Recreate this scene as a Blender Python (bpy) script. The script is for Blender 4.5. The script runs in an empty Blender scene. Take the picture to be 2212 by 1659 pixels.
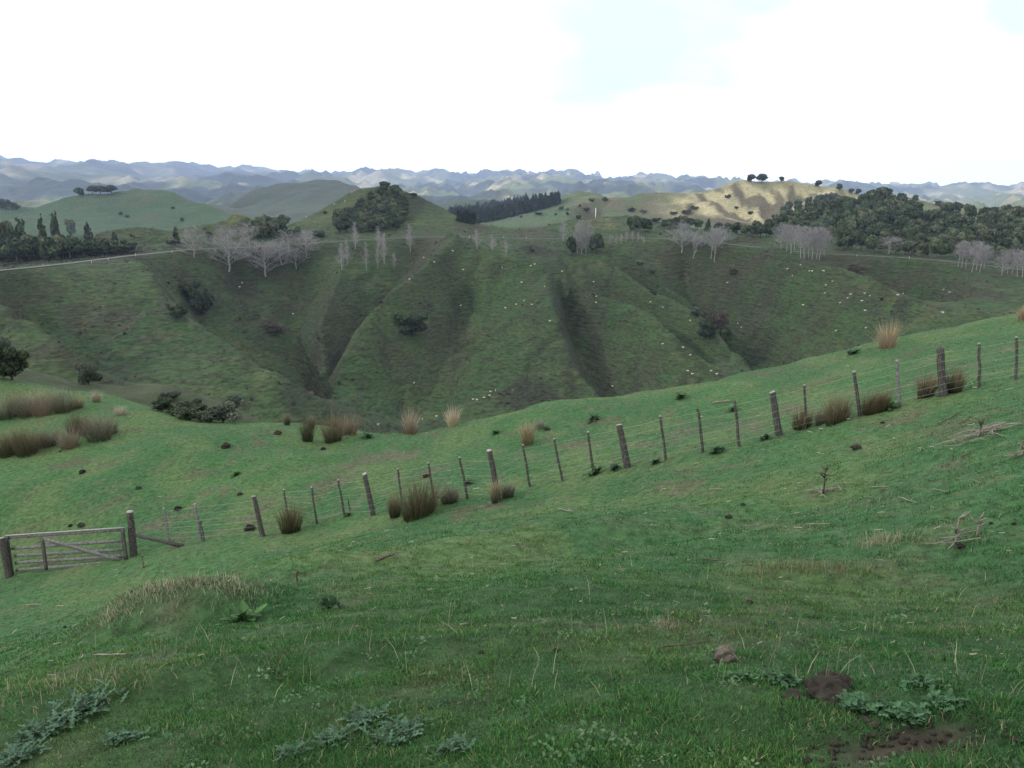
import bpy, math, random
import numpy as np
from mathutils import Vector, Matrix, Quaternion

SC = bpy.context.scene
COL = SC.collection
random.seed(11)
RNG = np.random.default_rng(11)

# ------------------------------------------------------------------ camera
PITCH = math.radians(14.2)
FPX = 1736.0                                  # focal length in units of a 2212 wide picture
cam_d = bpy.data.cameras.new("camera")
cam = bpy.data.objects.new("camera", cam_d)
COL.objects.link(cam)
cam.location = (0, 0, 0)
cam.rotation_euler = (math.radians(90) - PITCH, 0, 0)
cam_d.sensor_width = 36.0
cam_d.lens = FPX / 2212 * 36.0
cam_d.clip_start = 0.05
cam_d.clip_end = 60000
SC.camera = cam

# ------------------------------------------------------------------ sun and sky
SUN_EL = math.radians(30)
SUN_AZ = math.radians(-112)                   # clockwise from the view direction (+Y): low sun, left and slightly behind
sun_dir = Vector((math.sin(SUN_AZ) * math.cos(SUN_EL), math.cos(SUN_AZ) * math.cos(SUN_EL), math.sin(SUN_EL)))
sl = bpy.data.lights.new("sun", 'SUN')
sl.energy = 4.8
sl.angle = math.radians(0.5)
sl.color = (1.0, 0.96, 0.89)
sun = bpy.data.objects.new("sun", sl)
COL.objects.link(sun)
sun.rotation_euler = sun_dir.to_track_quat('Z', 'Y').to_euler()
sun.location = (-50, -20, 200)

W = bpy.data.worlds.new("World")
SC.world = W
W.use_nodes = True
nt = W.node_tree
for n in list(nt.nodes):
    nt.nodes.remove(n)
N = nt.nodes.new
L = nt.links.new
out = N('ShaderNodeOutputWorld')
bg = N('ShaderNodeBackground')
bg.inputs['Strength'].default_value = 0.1
sky = N('ShaderNodeTexSky')
sky.sky_type = 'NISHITA'
sky.sun_disc = False
sky.sun_elevation = SUN_EL
sky.sun_rotation = SUN_AZ % (2 * math.pi)
sky.air_density = 1.2
sky.dust_density = 1.5
tc = N('ShaderNodeTexCoord')
mp = N('ShaderNodeMapping')
mp.inputs['Scale'].default_value = (1.0, 1.0, 2.6)
nz = N('ShaderNodeTexNoise')
nz.inputs['Scale'].default_value = 2.7
nz.inputs['Detail'].default_value = 9
nz.inputs['Roughness'].default_value = 0.55
L(tc.outputs['Generated'], mp.inputs['Vector'])
L(mp.outputs['Vector'], nz.inputs['Vector'])
# gaps in the cloud: noise minus a soft opening round three directions of the sky
def sky_gap(u, v, inner, outer, amount):
    y = (829.5 - v) / FPX
    x = (u - 1106) / FPX
    d = Vector((x, math.cos(PITCH) + y * math.sin(PITCH), -math.sin(PITCH) + y * math.cos(PITCH))).normalized()
    vm = N('ShaderNodeVectorMath'); vm.operation = 'DOT_PRODUCT'
    vm.inputs[1].default_value = d
    L(tc.outputs['Generated'], vm.inputs[0])
    mr = N('ShaderNodeMapRange'); mr.interpolation_type = 'SMOOTHSTEP'
    mr.inputs['From Min'].default_value = math.cos(outer)
    mr.inputs['From Max'].default_value = math.cos(inner)
    mr.inputs['To Min'].default_value = 0
    mr.inputs['To Max'].default_value = amount
    L(vm.outputs['Value'], mr.inputs['Value'])
    return mr.outputs['Result']
acc = nz.outputs['Fac']
for g in ((1500, -70, .03, .23, .33), (1180, 60, .01, .17, .16), (2230, -30, .01, .07, .30), (2240, 190, .0, .045, .22), (-40, 10, .0, .07, .18)):
    m = N('ShaderNodeMath'); m.operation = 'SUBTRACT'
    L(acc, m.inputs[0]); L(sky_gap(*g), m.inputs[1])
    acc = m.outputs[0]
cr = N('ShaderNodeMapRange'); cr.interpolation_type = 'SMOOTHSTEP'
cr.inputs['From Min'].default_value = 0.08
cr.inputs['From Max'].default_value = 0.46
L(acc, cr.inputs['Value'])
mixw = N('ShaderNodeMix'); mixw.data_type = 'RGBA'
mixw.inputs['B'].default_value = (20.0, 20.2, 20.6, 1)      # sunlit cloud
boost = N('ShaderNodeMix'); boost.data_type = 'RGBA'         # thin veil of cloud over the open sky
boost.inputs['Factor'].default_value = 0.85
boost.inputs['B'].default_value = (11.0, 12.9, 13.4, 1)
L(sky.outputs['Color'], boost.inputs['A'])
L(boost.outputs['Result'], mixw.inputs['A'])
L(cr.outputs['Result'], mixw.inputs['Factor'])
L(mixw.outputs['Result'], bg.inputs['Color'])
L(bg.outputs['Background'], out.inputs['Surface'])

SC.view_settings.view_transform = 'Standard'
SC.view_settings.look = 'None'
SC.view_settings.exposure = -0.08
SC.view_settings.gamma = 1.0
SC.cycles.max_bounces = 4
SC.cycles.diffuse_bounces = 2
SC.cycles.glossy_bounces = 1
SC.cycles.transmission_bounces = 2
SC.cycles.transparent_max_bounces = 4
SC.cycles.volume_bounces = 0

# ------------------------------------------------------------------ helpers
CP, SP = math.cos(PITCH), math.sin(PITCH)
def P(u, v, d):
    """point seen at (u, v) of the 2212x1659 picture, d metres along the optical axis"""
    x = (u - 1106) / FPX * d
    y = (829.5 - v) / FPX * d
    return (x, y * SP + d * CP, y * CP - d * SP)

def _hash(ix, iy, seed):
    h = (ix * 374761393 + iy * 668265263 + seed * 1442695041) & 0xFFFFFFFF
    h = ((h ^ (h >> 13)) * 1274126177) & 0xFFFFFFFF
    return h ^ (h >> 16)

def gnoise(x, y, seed=0):
    x = np.asarray(x, float); y = np.asarray(y, float)
    ix = np.floor(x).astype(np.int64); iy = np.floor(y).astype(np.int64)
    fx = x - ix; fy = y - iy
    def g(a, b):
        an = _hash(ix + a, iy + b, seed).astype(float) * (2 * math.pi / 4294967296.0)
        return np.cos(an) * (fx - a) + np.sin(an) * (fy - b)
    sx = fx * fx * fx * (fx * (fx * 6 - 15) + 10); sy = fy * fy * fy * (fy * (fy * 6 - 15) + 10)
    a = g(0, 0) * (1 - sx) + g(1, 0) * sx
    b = g(0, 1) * (1 - sx) + g(1, 1) * sx
    return (a * (1 - sy) + b * sy) * 1.5

def fbm(x, y, seed=0, oct=4, gain=.5):
    s = 0; a = 1.0
    for k in range(oct):
        s = s + a * gnoise(x * 2 ** k, y * 2 ** k, seed + k * 17); a *= gain
    return s

def ridged(x, y, seed=0, oct=5, gain=.5):
    s = 0; a = 1.0; w = 1.0
    for k in range(oct):
        n = (1 - np.abs(gnoise(x * 2.03 ** k, y * 2.03 ** k, seed + k * 13))) ** 2
        s = s + a * n * w; w = np.clip(n * 1.4, 0, 1); a *= gain
    return s

def mk_mesh(name, V, F, col=None, smooth=False):
    """V (n,3); F a list of (m,k) index arrays; col (n,3) per-vertex colour"""
    V = np.ascontiguousarray(V, dtype=np.float32)
    me = bpy.data.meshes.new(name)
    F = [np.asarray(f, dtype=np.int32) for f in F if len(f)]
    loops = np.concatenate([f.ravel() for f in F])
    tot = np.concatenate([np.full(len(f), f.shape[1], dtype=np.int32) for f in F])
    start = np.concatenate([[0], np.cumsum(tot)[:-1]]).astype(np.int32)
    me.vertices.add(len(V)); me.vertices.foreach_set("co", V.ravel())
    me.loops.add(len(loops)); me.loops.foreach_set("vertex_index", loops)
    me.polygons.add(len(tot)); me.polygons.foreach_set("loop_start", start)
    me.polygons.foreach_set("loop_total", tot)
    if smooth:
        me.polygons.foreach_set("use_smooth", np.ones(len(tot), dtype=bool))
    me.update(calc_edges=True)
    if col is not None:
        at = me.color_attributes.new("Col", 'FLOAT_COLOR', 'POINT')
        c = np.ones((len(V), 4), dtype=np.float32); c[:, :3] = col
        at.data.foreach_set("color", c.ravel())
    me.validate()
    return me

def link(name, me, mat=None, parent=None, loc=None):
    o = bpy.data.objects.new(name, me)
    COL.objects.link(o)
    if mat is not None and me is not None and len(me.materials) == 0:
        me.materials.append(mat)
    if parent is not None:
        o.parent = parent
    if loc is not None:
        o.location = loc
    return o

def tag(o, label=None, cat=None, group=None, kind=None):
    if label: o["label"] = label
    if cat: o["category"] = cat
    if group: o["group"] = group
    if kind: o["kind"] = kind
    return o

def copy_tree(o, parent=None):
    c = o.copy(); COL.objects.link(c)
    if parent is not None: c.parent = parent
    for ch in list(o.children):
        copy_tree(ch, c)
    return c

class MB:
    """collects boxes and tubes into one mesh"""
    def __init__(s): s.V = []; s.F3 = []; s.F4 = []; s.n = 0
    def add(s, V, F4=(), F3=()):
        V = np.asarray(V, float); s.V.append(V)
        if len(F4): s.F4.append(np.asarray(F4) + s.n)
        if len(F3): s.F3.append(np.asarray(F3) + s.n)
        s.n += len(V)
    def tube(s, pts, rad, k=5, cap=True, jit=0.0):
        pts = [Vector(p) for p in pts]; V = []; F4 = []; F3 = []
        for i, p in enumerate(pts):
            t = (pts[min(i + 1, len(pts) - 1)] - pts[max(i - 1, 0)])
            if t.length < 1e-9: t = Vector((0, 0, 1))
            t.normalize()
            a = t.cross(Vector((0.13, 1, 0.07)));
            if a.length < 0.1: a = t.cross(Vector((1, 0, 0)))
            a.normalize(); b = t.cross(a)
            for j in range(k):
                an = 2 * math.pi * j / k
                r = rad[i] * (1 + random.uniform(-jit, jit))
                V.append(p + (a * math.cos(an) + b * math.sin(an)) * r)
        for i in range(len(pts) - 1):
            for j in range(k):
                j2 = (j + 1) % k
                F4.append((i * k + j, i * k + j2, (i + 1) * k + j2, (i + 1) * k + j))
        if cap:
            V.append(pts[-1]); m = len(V) - 1; o = (len(pts) - 1) * k
            for j in range(k): F3.append((o + j, o + (j + 1) % k, m))
            V.append(pts[0]); m = len(V) - 1
            for j in range(k): F3.append(((j + 1) % k, j, m))
        s.add([tuple(v) for v in V], F4, F3)
    def board(s, a, b, w, t, up, jit=0.0):
        """a board from a to b, w wide along `up`, t thick"""
        a = Vector(a); b = Vector(b); d = (b - a).normalized()
        up = Vector(up); up = (up - d * up.dot(d)).normalized(); nn = d.cross(up)
        V = []; n = 6
        for i in range(n + 1):
            p = a.lerp(b, i / n) + up * random.uniform(-jit, jit) + nn * random.uniform(-jit, jit)
            for (x, y) in ((-1, -1), (1, -1), (1, 1), (-1, 1)):
                V.append(tuple(p + up * (w / 2 * x) + nn * (t / 2 * y)))
        F4 = [(3, 2, 1, 0), (n * 4, n * 4 + 1, n * 4 + 2, n * 4 + 3)]
        for i in range(n):
            for j in range(4):
                j2 = (j + 1) % 4
                F4.append((i * 4 + j, i * 4 + j2, (i + 1) * 4 + j2, (i + 1) * 4 + j))
        s.add(V, F4)
    def build(s, name, mat=None, parent=None, smooth=False, col=None):
        F = []
        if s.F4: F.append(np.concatenate(s.F4))
        if s.F3: F.append(np.concatenate(s.F3))
        return link(name, mk_mesh(name, np.concatenate(s.V), F, col, smooth), mat, parent)

# ------------------------------------------------------------------ materials
def new_mat(name, rough=0.9):
    m = bpy.data.materials.new(name); m.use_nodes = True
    b = m.node_tree.nodes['Principled BSDF']
    b.inputs['Roughness'].default_value = rough
    b.inputs['Specular IOR Level'].default_value = 0.15
    return m, m.node_tree.nodes, m.node_tree.links, b

def ramp(nodes, stops):
    r = nodes.new('ShaderNodeValToRGB')
    e = r.color_ramp.elements
    e[0].position, e[0].color = stops[0][0], (*stops[0][1], 1)
    e[1].position, e[1].color = stops[-1][0], (*stops[-1][1], 1)
    for p, c in stops[1:-1]:
        x = e.new(p); x.color = (*c, 1)
    return r

def col_mat(name, rough=0.85, var=0.35, scale=30.0, bump=0.0, bscale=40.0, transl=0.0, vec='Object'):
    """vertex colour times a fine noise"""
    m, n, l, b = new_mat(name, rough)
    a = n.new('ShaderNodeAttribute'); a.attribute_name = "Col"
    t = n.new('ShaderNodeTexCoord')
    z = n.new('ShaderNodeTexNoise'); z.inputs['Scale'].default_value = scale; z.inputs['Detail'].default_value = 8; z.inputs['Roughness'].default_value = .62
    if isinstance(vec, tuple):          # streaks along the contour, as sheep tread them
        mp = n.new('ShaderNodeMapping'); mp.inputs['Scale'].default_value = vec
        l.new(t.outputs['Object'], mp.inputs['Vector']); src = mp.outputs['Vector']
    else: src = t.outputs[vec]
    l.new(src, z.inputs['Vector'])
    r = ramp(n, [(0.25, (1 - var,) * 3), (0.75, (1 + var,) * 3)])
    l.new(z.outputs['Fac'], r.inputs['Fac'])
    mx = n.new('ShaderNodeMix'); mx.data_type = 'RGBA'; mx.blend_type = 'MULTIPLY'; mx.inputs['Factor'].default_value = 1
    l.new(a.outputs['Color'], mx.inputs['A']); l.new(r.outputs['Color'], mx.inputs['B'])
    l.new(mx.outputs['Result'], b.inputs['Base Color'])
    if bump:
        z2 = n.new('ShaderNodeTexNoise'); z2.inputs['Scale'].default_value = bscale; z2.inputs['Detail'].default_value = 5
        l.new(src if isinstance(vec, tuple) else t.outputs['Object'], z2.inputs['Vector'])
        bp = n.new('ShaderNodeBump'); bp.inputs['Strength'].default_value = 1.0; bp.inputs['Distance'].default_value = bump
        l.new(z2.outputs['Fac'], bp.inputs['Height']); l.new(bp.outputs['Normal'], b.inputs['Normal'])
    if transl:
        o = [x for x in n if x.type == 'OUTPUT_MATERIAL'][0]
        tr = n.new('ShaderNodeBsdfTranslucent'); ms = n.new('ShaderNodeMixShader'); ms.inputs['Fac'].default_value = transl
        l.new(mx.outputs['Result'], tr.inputs['Color'])
        l.new(b.outputs['BSDF'], ms.inputs[1]); l.new(tr.outputs['BSDF'], ms.inputs[2]); l.new(ms.outputs['Shader'], o.inputs['Surface'])
    return m

def noise_mat(name, stops, scale=6.0, rough=0.9, bump=0.01, stretch=(1, 1, 1), detail=8):
    m, n, l, b = new_mat(name, rough)
    t = n.new('ShaderNodeTexCoord'); mp = n.new('ShaderNodeMapping'); mp.inputs['Scale'].default_value = stretch
    z = n.new('ShaderNodeTexNoise'); z.inputs['Scale'].default_value = scale; z.inputs['Detail'].default_value = detail
    z.inputs['Roughness'].default_value = 0.65
    l.new(t.outputs['Object'], mp.inputs['Vector']); l.new(mp.outputs['Vector'], z.inputs['Vector'])
    r = ramp(n, stops); l.new(z.outputs['Fac'], r.inputs['Fac']); l.new(r.outputs['Color'], b.inputs['Base Color'])
    bp = n.new('ShaderNodeBump'); bp.inputs['Distance'].default_value = bump
    l.new(z.outputs['Fac'], bp.inputs['Height']); l.new(bp.outputs['Normal'], b.inputs['Normal'])
    return m

M_PASTURE = col_mat("pasture_ground", 0.95, 0.6, 7.0, 0.07, 5.0)
M_HILL = col_mat("hill_pasture", 0.95, 0.8, 1.9, 2.0, 0.7, vec=(.22, .22, 1.0))
M_FAR = col_mat("far_pasture", 0.95, 0.45, 0.02, 16.0, 0.012)
M_BLADE = col_mat("grass_blade", 0.75, 0.15, 3.0, transl=0.25)
M_RUSH = col_mat("rush_stem", 0.8, 0.2, 5.0)
M_LEAF = col_mat("tree_leaf", 0.8, 0.3, 0.8, transl=0.12)
M_BARE = col_mat("bare_bark", 0.9, 0.25, 1.5)
M_WEED = col_mat("weed_leaf", 0.7, 0.2, 8.0, transl=0.15)
M_WOOL = noise_mat("sheep_wool", [(0.3, (.36, .345, .30)), (0.7, (.52, .50, .45))], 6, 0.95, .03)
M_POST = noise_mat("weathered_timber", [(0.3, (.013, .012, .011)), (0.5, (.045, .043, .038)), (0.75, (.13, .128, .115))], 9, 0.9, .02, (5, 5, .8))
M_LICHEN = noise_mat("pale_timber", [(0.25, (.12, .12, .105)), (0.55, (.27, .28, .25)), (0.8, (.42, .44, .40))], 9, 0.9, .01, (2, 2, 2))
M_GATE = noise_mat("gate_timber", [(0.28, (.03, .03, .028)), (0.5, (.10, .10, .095)), (0.75, (.27, .27, .26))], 8, 0.85, .006, (1.2, 1.2, 6))
M_WIRE = noise_mat("galvanised_wire", [(0.3, (.18, .185, .19)), (0.7, (.32, .33, .34))], 20, 0.5, .001)
M_DUNG = noise_mat("clod_earth", [(0.3, (.008, .007, .007)), (0.6, (.022, .018, .016)), (0.8, (.05, .042, .036))], 14, 0.95, .03)
M_SOIL = noise_mat("bare_soil", [(0.3, (.014, .0125, .011)), (0.55, (.036, .031, .025)), (0.8, (.075, .064, .052))], 9, 0.95, .04)
M_DRYCLOD = noise_mat("dry_clay", [(0.3, (.045, .04, .033)), (0.55, (.12, .105, .085)), (0.8, (.2, .18, .15))], 12, 0.95, .04)
M_STICK = noise_mat("dead_stick", [(0.3, (.09, .08, .065)), (0.7, (.27, .24, .20))], 9, 0.9, .004)
M_STICKD = noise_mat("dark_stick", [(0.3, (.03, .025, .02)), (0.7, (.11, .09, .07))], 9, 0.9, .004)
M_ROAD = noise_mat("gravel_road", [(0.3, (.10, .102, .10)), (0.7, (.165, .165, .163))], 1.2, 1.0, .01)
M_ROAD.node_tree.nodes['Principled BSDF'].inputs['Specular IOR Level'].default_value = 0
M_WHITE = noise_mat("white_paint", [(0.3, (.66, .66, .64)), (0.7, (.8, .8, .78))], 10, 0.6, .002)
# ================================================================== terrain
K = 1.25
def densify(pts, step):
    pts = np.asarray(pts, float); o = []
    for a, b in zip(pts[:-1], pts[1:]):
        n = max(2, int(np.linalg.norm(b - a) / step) + 1)
        o.append(a + (b - a) * np.linspace(0, 1, n, endpoint=False)[:, None])
    o.append(pts[-1:]); return np.concatenate(o)

def px(line, k=K):
    return [P(u, v, d * k) for u, v, d in line]

def relax(lines, x0, x1, y0, y1, res, border=None):
    """height sheet stretched between the given ridge, gully and foot lines"""
    pts = np.concatenate([densify(l, res * .5) for l in lines])
    Z = None
    for lev in (16, 8, 4, 2, 1):
        r = res * lev
        nx = int(round((x1 - x0) / r)) + 1; ny = int(round((y1 - y0) / r)) + 1
        ix = np.round((pts[:, 0] - x0) / r).astype(int); iy = np.round((pts[:, 1] - y0) / r).astype(int)
        ok = (ix >= 0) & (ix < nx) & (iy >= 0) & (iy < ny)
        cnt = np.zeros((ny, nx)); sm = np.zeros((ny, nx))
        np.add.at(cnt, (iy[ok], ix[ok]), 1); np.add.at(sm, (iy[ok], ix[ok]), pts[ok, 2])
        fix = cnt > 0
        val = np.where(fix, sm / np.maximum(cnt, 1), 0)
        if border is not None:
            for s in ((0, slice(None)), (-1, slice(None))):
                m = ~fix[s]; fix[s] = True; val[s] = np.where(m, border, val[s])
        if Z is None:
            Z = np.full((ny, nx), pts[:, 2].mean())
        else:
            oy, ox = Z.shape
            yy = np.clip(np.linspace(0, oy - 1, ny), 0, oy - 1.001); xx = np.clip(np.linspace(0, ox - 1, nx), 0, ox - 1.001)
            jy = yy.astype(int); jx = xx.astype(int); fy = (yy - jy)[:, None]; fx = (xx - jx)[None]
            Z = (Z[jy][:, jx] * (1 - fy) * (1 - fx) + Z[jy][:, jx + 1] * (1 - fy) * fx + Z[jy + 1][:, jx] * fy * (1 - fx) + Z[jy + 1][:, jx + 1] * fy * fx)
        Z[fix] = val[fix]
        par = (np.add.outer(np.arange(ny), np.arange(nx)) & 1).astype(bool)
        for it in range(160 if lev > 1 else 70):
            for c in (par, ~par):
                Q = np.pad(Z, 1, mode='edge')
                av = (Q[:-2, 1:-1] + Q[2:, 1:-1] + Q[1:-1, :-2] + Q[1:-1, 2:]) / 4
                upd = c & ~fix
                Z[upd] += 1.6 * (av - Z)[upd]
    return Z

def blur(Z, n):
    for _ in range(n):
        Q = np.pad(Z, 1, mode='edge')
        Z = (Q[:-2, 1:-1] + Q[2:, 1:-1] + Q[1:-1, :-2] + Q[1:-1, 2:] + 4 * Z) / 8
    return Z

class Field:
    def __init__(s, xs, ys, Z): s.xs, s.ys, s.Z = xs, ys, Z
    def __call__(s, x, y):
        x = np.asarray(x, float); y = np.asarray(y, float)
        i = np.clip(np.searchsorted(s.xs, x) - 1, 0, len(s.xs) - 2); j = np.clip(np.searchsorted(s.ys, y) - 1, 0, len(s.ys) - 2)
        fx = (x - s.xs[i]) / (s.xs[i + 1] - s.xs[i]); fy = (y - s.ys[j]) / (s.ys[j + 1] - s.ys[j])
        z = (s.Z[j, i] * (1 - fx) * (1 - fy) + s.Z[j, i + 1] * fx * (1 - fy) + s.Z[j + 1, i] * (1 - fx) * fy + s.Z[j + 1, i + 1] * fx * fy)
        outside = (fx < 0) | (fx > 1) | (fy < 0) | (fy > 1)
        return np.where(outside, -1e4, z)
    def slope(s):
        gy, gx = np.gradient(s.Z, s.ys, s.xs)
        return gx, gy
    def mesh(s, name, col):
        ny, nx = s.Z.shape
        X, Y = np.meshgrid(s.xs, s.ys)
        V = np.stack([X.ravel(), Y.ravel(), s.Z.ravel()], 1)
        idx = np.arange(nx * ny).reshape(ny, nx)
        F = np.stack([idx[:-1, :-1].ravel(), idx[:-1, 1:].ravel(), idx[1:, 1:].ravel(), idx[1:, :-1].ravel()], 1)
        return mk_mesh(name, V, [F], col.reshape(-1, 3), True)

# ---------------------------------------------------------------- near hillside (the paddock the photographer stands on)
near_px = [(0, 1659, 3.7), (1106, 1659, 3.3), (2212, 1659, 2.9),
           (1106, 1250, 8.3), (2212, 1250, 6.6), (0, 1420, 9.5),
           (19, 1244, 26.4), (289, 1200, 25.5), (570, 1158, 25), (806, 1112, 24.2), (1076, 1078, 23.3), (1356, 1009, 22.3),
           (1683, 939, 21.3), (2038, 854, 20.5), (2194, 819, 20.1), (2290, 800, 19.8),
           (700, 1220, 14.0), (1500, 1120, 13.0),
           (553, 920, 39), (700, 934, 38), (940, 924, 37), (1180, 882, 36), (1330, 868, 36), (1500, 838, 36), (1690, 790, 37), (1920, 746, 38), (2212, 692, 38.5), (2350, 670, 39),
           (300, 1010, 32), (900, 1000, 30), (1500, 900, 28), (2000, 790, 28),
           (100, 880, 42), (200, 960, 36), (0, 990, 35), (0, 815, 46), (187, 848, 44), (272, 892, 42), (408, 911, 40),
           (0, 806, 78), (170, 822, 80), (340, 846, 82), (452, 867, 84), (560, 915, 84)]
ctrl = [P(*q) for q in near_px]
ctrl += [(0, 0, -1.62), (-2.5, 0, -2.1), (2.5, 0, -1.25), (0, -4, -.6), (-6, -4, -2.0), (6, -4, .6), (-12, 4, -5.6), (10, 6, -1.2),
         (-30, 10, -12.5), (30, 12, 0.5), (-55, 20, -20), (62, 20, 5),
         (-24, 53, -21), (-12, 53, -22.5), (0, 58, -26), (10, 60, -26), (22, 62, -26), (38, 64, -24), (-40, 56, -19),
         (-60, 108, -48), (-30, 110, -50), (0, 112, -56), (30, 112, -56), (60, 112, -52), (-60, 60, -20), (70, 60, -14)]
ctrl = np.array(ctrl)
def tps(ctrl, x, y, lam=0.3):
    n = len(ctrl)
    def U(r2): return np.where(r2 > 1e-9, r2 * np.log(np.maximum(r2, 1e-9)), 0)
    d2 = (ctrl[:, None, 0] - ctrl[None, :, 0]) ** 2 + (ctrl[:, None, 1] - ctrl[None, :, 1]) ** 2
    A = np.zeros((n + 3, n + 3)); A[:n, :n] = U(d2) + np.eye(n) * lam
    A[:n, n] = 1; A[:n, n + 1:] = ctrl[:, :2]; A[n, :n] = 1; A[n + 1:, :n] = ctrl[:, :2].T
    w = np.linalg.solve(A, np.concatenate([ctrl[:, 2], np.zeros(3)]))
    s = w[n] + w[n + 1] * x + w[n + 2] * y
    for i in range(n):
        s = s + w[i] * U((x - ctrl[i, 0]) ** 2 + (y - ctrl[i, 1]) ** 2)
    return s
xs = np.concatenate([np.arange(-62, -12, .5), np.arange(-12, 12, .16), np.arange(12, 72.1, .5)])
ys = np.concatenate([np.arange(-6, 1, .4), 1 * (1.011 ** np.arange(0, 434))])
ys = ys[np.concatenate([[True], np.diff(ys) > 1e-3])]
NX, NY = np.meshgrid(xs, ys)
NZ = tps(ctrl, NX, NY)
# an overgrown hump in the grass, low swells, sheep tracks and tussocky small lumps
def hump(cx, cy, sx, sy, h, rot):
    c, s_ = math.cos(rot), math.sin(rot)
    a = ((NX - cx) * c + (NY - cy) * s_) / sx; b = (-(NX - cx) * s_ + (NY - cy) * c) / sy
    return h * np.exp(-(a * a + b * b) ** 1.4)
FIELDS = []
def hit(u, v, t0=1.6, t1=2600.0, only=None):
    """first terrain point on the sight line through (u, v)"""
    p1 = np.array(P(u, v, 1.0)); n = 1400
    if v < 1215 and t0 == 1.6 and only is None:
        r_ = hit(u, v, 12.0, t1)
        if r_ is not None: return r_
    t = t0 * (t1 / t0) ** np.linspace(0, 1, n)
    q = p1[None] * t[:, None]
    h = np.max([f(q[:, 0], q[:, 1]) for f in (only or FIELDS)], axis=0)
    below = np.nonzero(q[:, 2] <= h)[0]
    if len(below) == 0 or below[0] == 0: return None
    i = below[0]; a = q[i - 1, 2] - h[i - 1]; b = q[i, 2] - h[i]
    if h[i - 1] < -9e3: f = 1.0
    else: f = a / (a - b)
    r = q[i - 1] * (1 - f) + q[i] * f
    return r
def ground(x, y, only=None):
    return float(np.max([f(np.array([x]), np.array([y]))[0] for f in (only or FIELDS)]))

tmp = Field(xs, ys, NZ)
hp = hit(395, 1352, only=[tmp]); hp2 = hit(700, 1330, only=[tmp])
NZ = NZ + hump(hp[0], hp[1], 1.15, .46, .44, -0.10)
q = hit(1700, 1225, only=[tmp]); NZ = NZ + hump(q[0], q[1] - .1, 1.1, .35, .13, 0.0)
q = hit(1150, 1180, only=[tmp]); NZ = NZ + hump(q[0], q[1], 5.5, .9, .35, 0.45)
q = hit(200, 1560, only=[tmp]); NZ = NZ + hump(q[0] - .3, q[1] + .5, 2.6, .35, .14, 0.25)
q = hit(200, 900, only=[tmp]); NZ = NZ + hump(q[0], q[1], 4, 4, .5, 0)
amp = np.clip((np.hypot(NX, NY) - 1) / 10, .15, 1)
NZ = NZ + amp * (.30 * fbm(NX / 7.5, NY / 7.5, 3, 3) + .05 * fbm(NX / 1.3, NY / 1.3, 5, 2)) + .022 * fbm(NX / .42, NY / .42, 8, 2)
far_amp = np.clip((NY - 45) / 25, 0, 1)
NZ = NZ + far_amp * .9 * fbm(NX / 11, NY / 11, 9, 3)
NZ = NZ + .06 * np.sin(NZ * 5.2 + 2.2 * fbm(NX / 9, NY / 9, 4, 2)) * np.clip((NY - 8) / 10, 0, 1)   # sheep tracks along the contour
# bare scrape of soil
so = hit(1985, 1585, only=[Field(xs, ys, NZ)])
def soil_mask(X, Y):
    a = ((X - so[0]) * .97 + (Y - so[1]) * .25) / .36; b = (-(X - so[0]) * .25 + (Y - so[1]) * .97) / .17
    return np.clip(1.35 - np.sqrt(a * a + b * b) + .5 * fbm(X * 5, Y * 5, 31, 3), 0, 1)
NZ = NZ - soil_mask(NX, NY) * (.06 + .035 * fbm(NX / .12, NY / .12, 77, 2))
F_NEAR = Field(xs, ys, NZ); FIELDS.append(F_NEAR)

def lerp(a, b, t): return a + (np.asarray(b) - np.asarray(a)) * np.asarray(t)[..., None]
def sstep(a, b, x): t = np.clip((x - a) / (b - a), 0, 1); return t * t * (3 - 2 * t)
G_LUSH = np.array((.029, .077, .027)); G_MID = np.array((.038, .088, .030)); G_YEL = np.array((.064, .100, .037)); G_DRY = np.array((.085, .095, .048)); G_BRN = np.array((.064, .060, .038))
def near_colour(X, Y):
    c = np.broadcast_to(G_LUSH, X.shape + (3,)).copy()
    r = np.hypot(X, Y)
    c = lerp(c, G_MID, sstep(-.2, .5, fbm(X / 6, Y / 6, 41, 3)))
    c = lerp(c, G_YEL, .65 * sstep(.0, .6, fbm(X / 3.2 + 9, Y / 4.0, 43, 4) + .12 * sstep(14, 30, r)))
    c = lerp(c, G_DRY, .4 * sstep(.30, .75, fbm(X / 1.1, Y / 1.4, 47, 4)))
    c = lerp(c, G_BRN, .65 * sstep(.42, .75, fbm(X / 2.4 + 40, Y / 1.7, 53, 5)) * sstep(8, 18, r))
    return c
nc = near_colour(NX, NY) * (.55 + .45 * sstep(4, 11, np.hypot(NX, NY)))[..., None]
gx, gy = F_NEAR.slope(); st = np.hypot(gx, gy)
nc = lerp(nc, G_BRN * .9, .55 * sstep(.55, .95, st) * (.6 + .4 * fbm(NX / 3, NY / 3, 55, 3)))
nc = lerp(nc, np.array((.036, .044, .026)) * (1 + .4 * fbm(NX / 4, NY / 3, 57, 3))[..., None], .85 * sstep(48, 60, NY))
nc = lerp(nc, np.array((.030, .0245, .018)), soil_mask(NX, NY))
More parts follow.
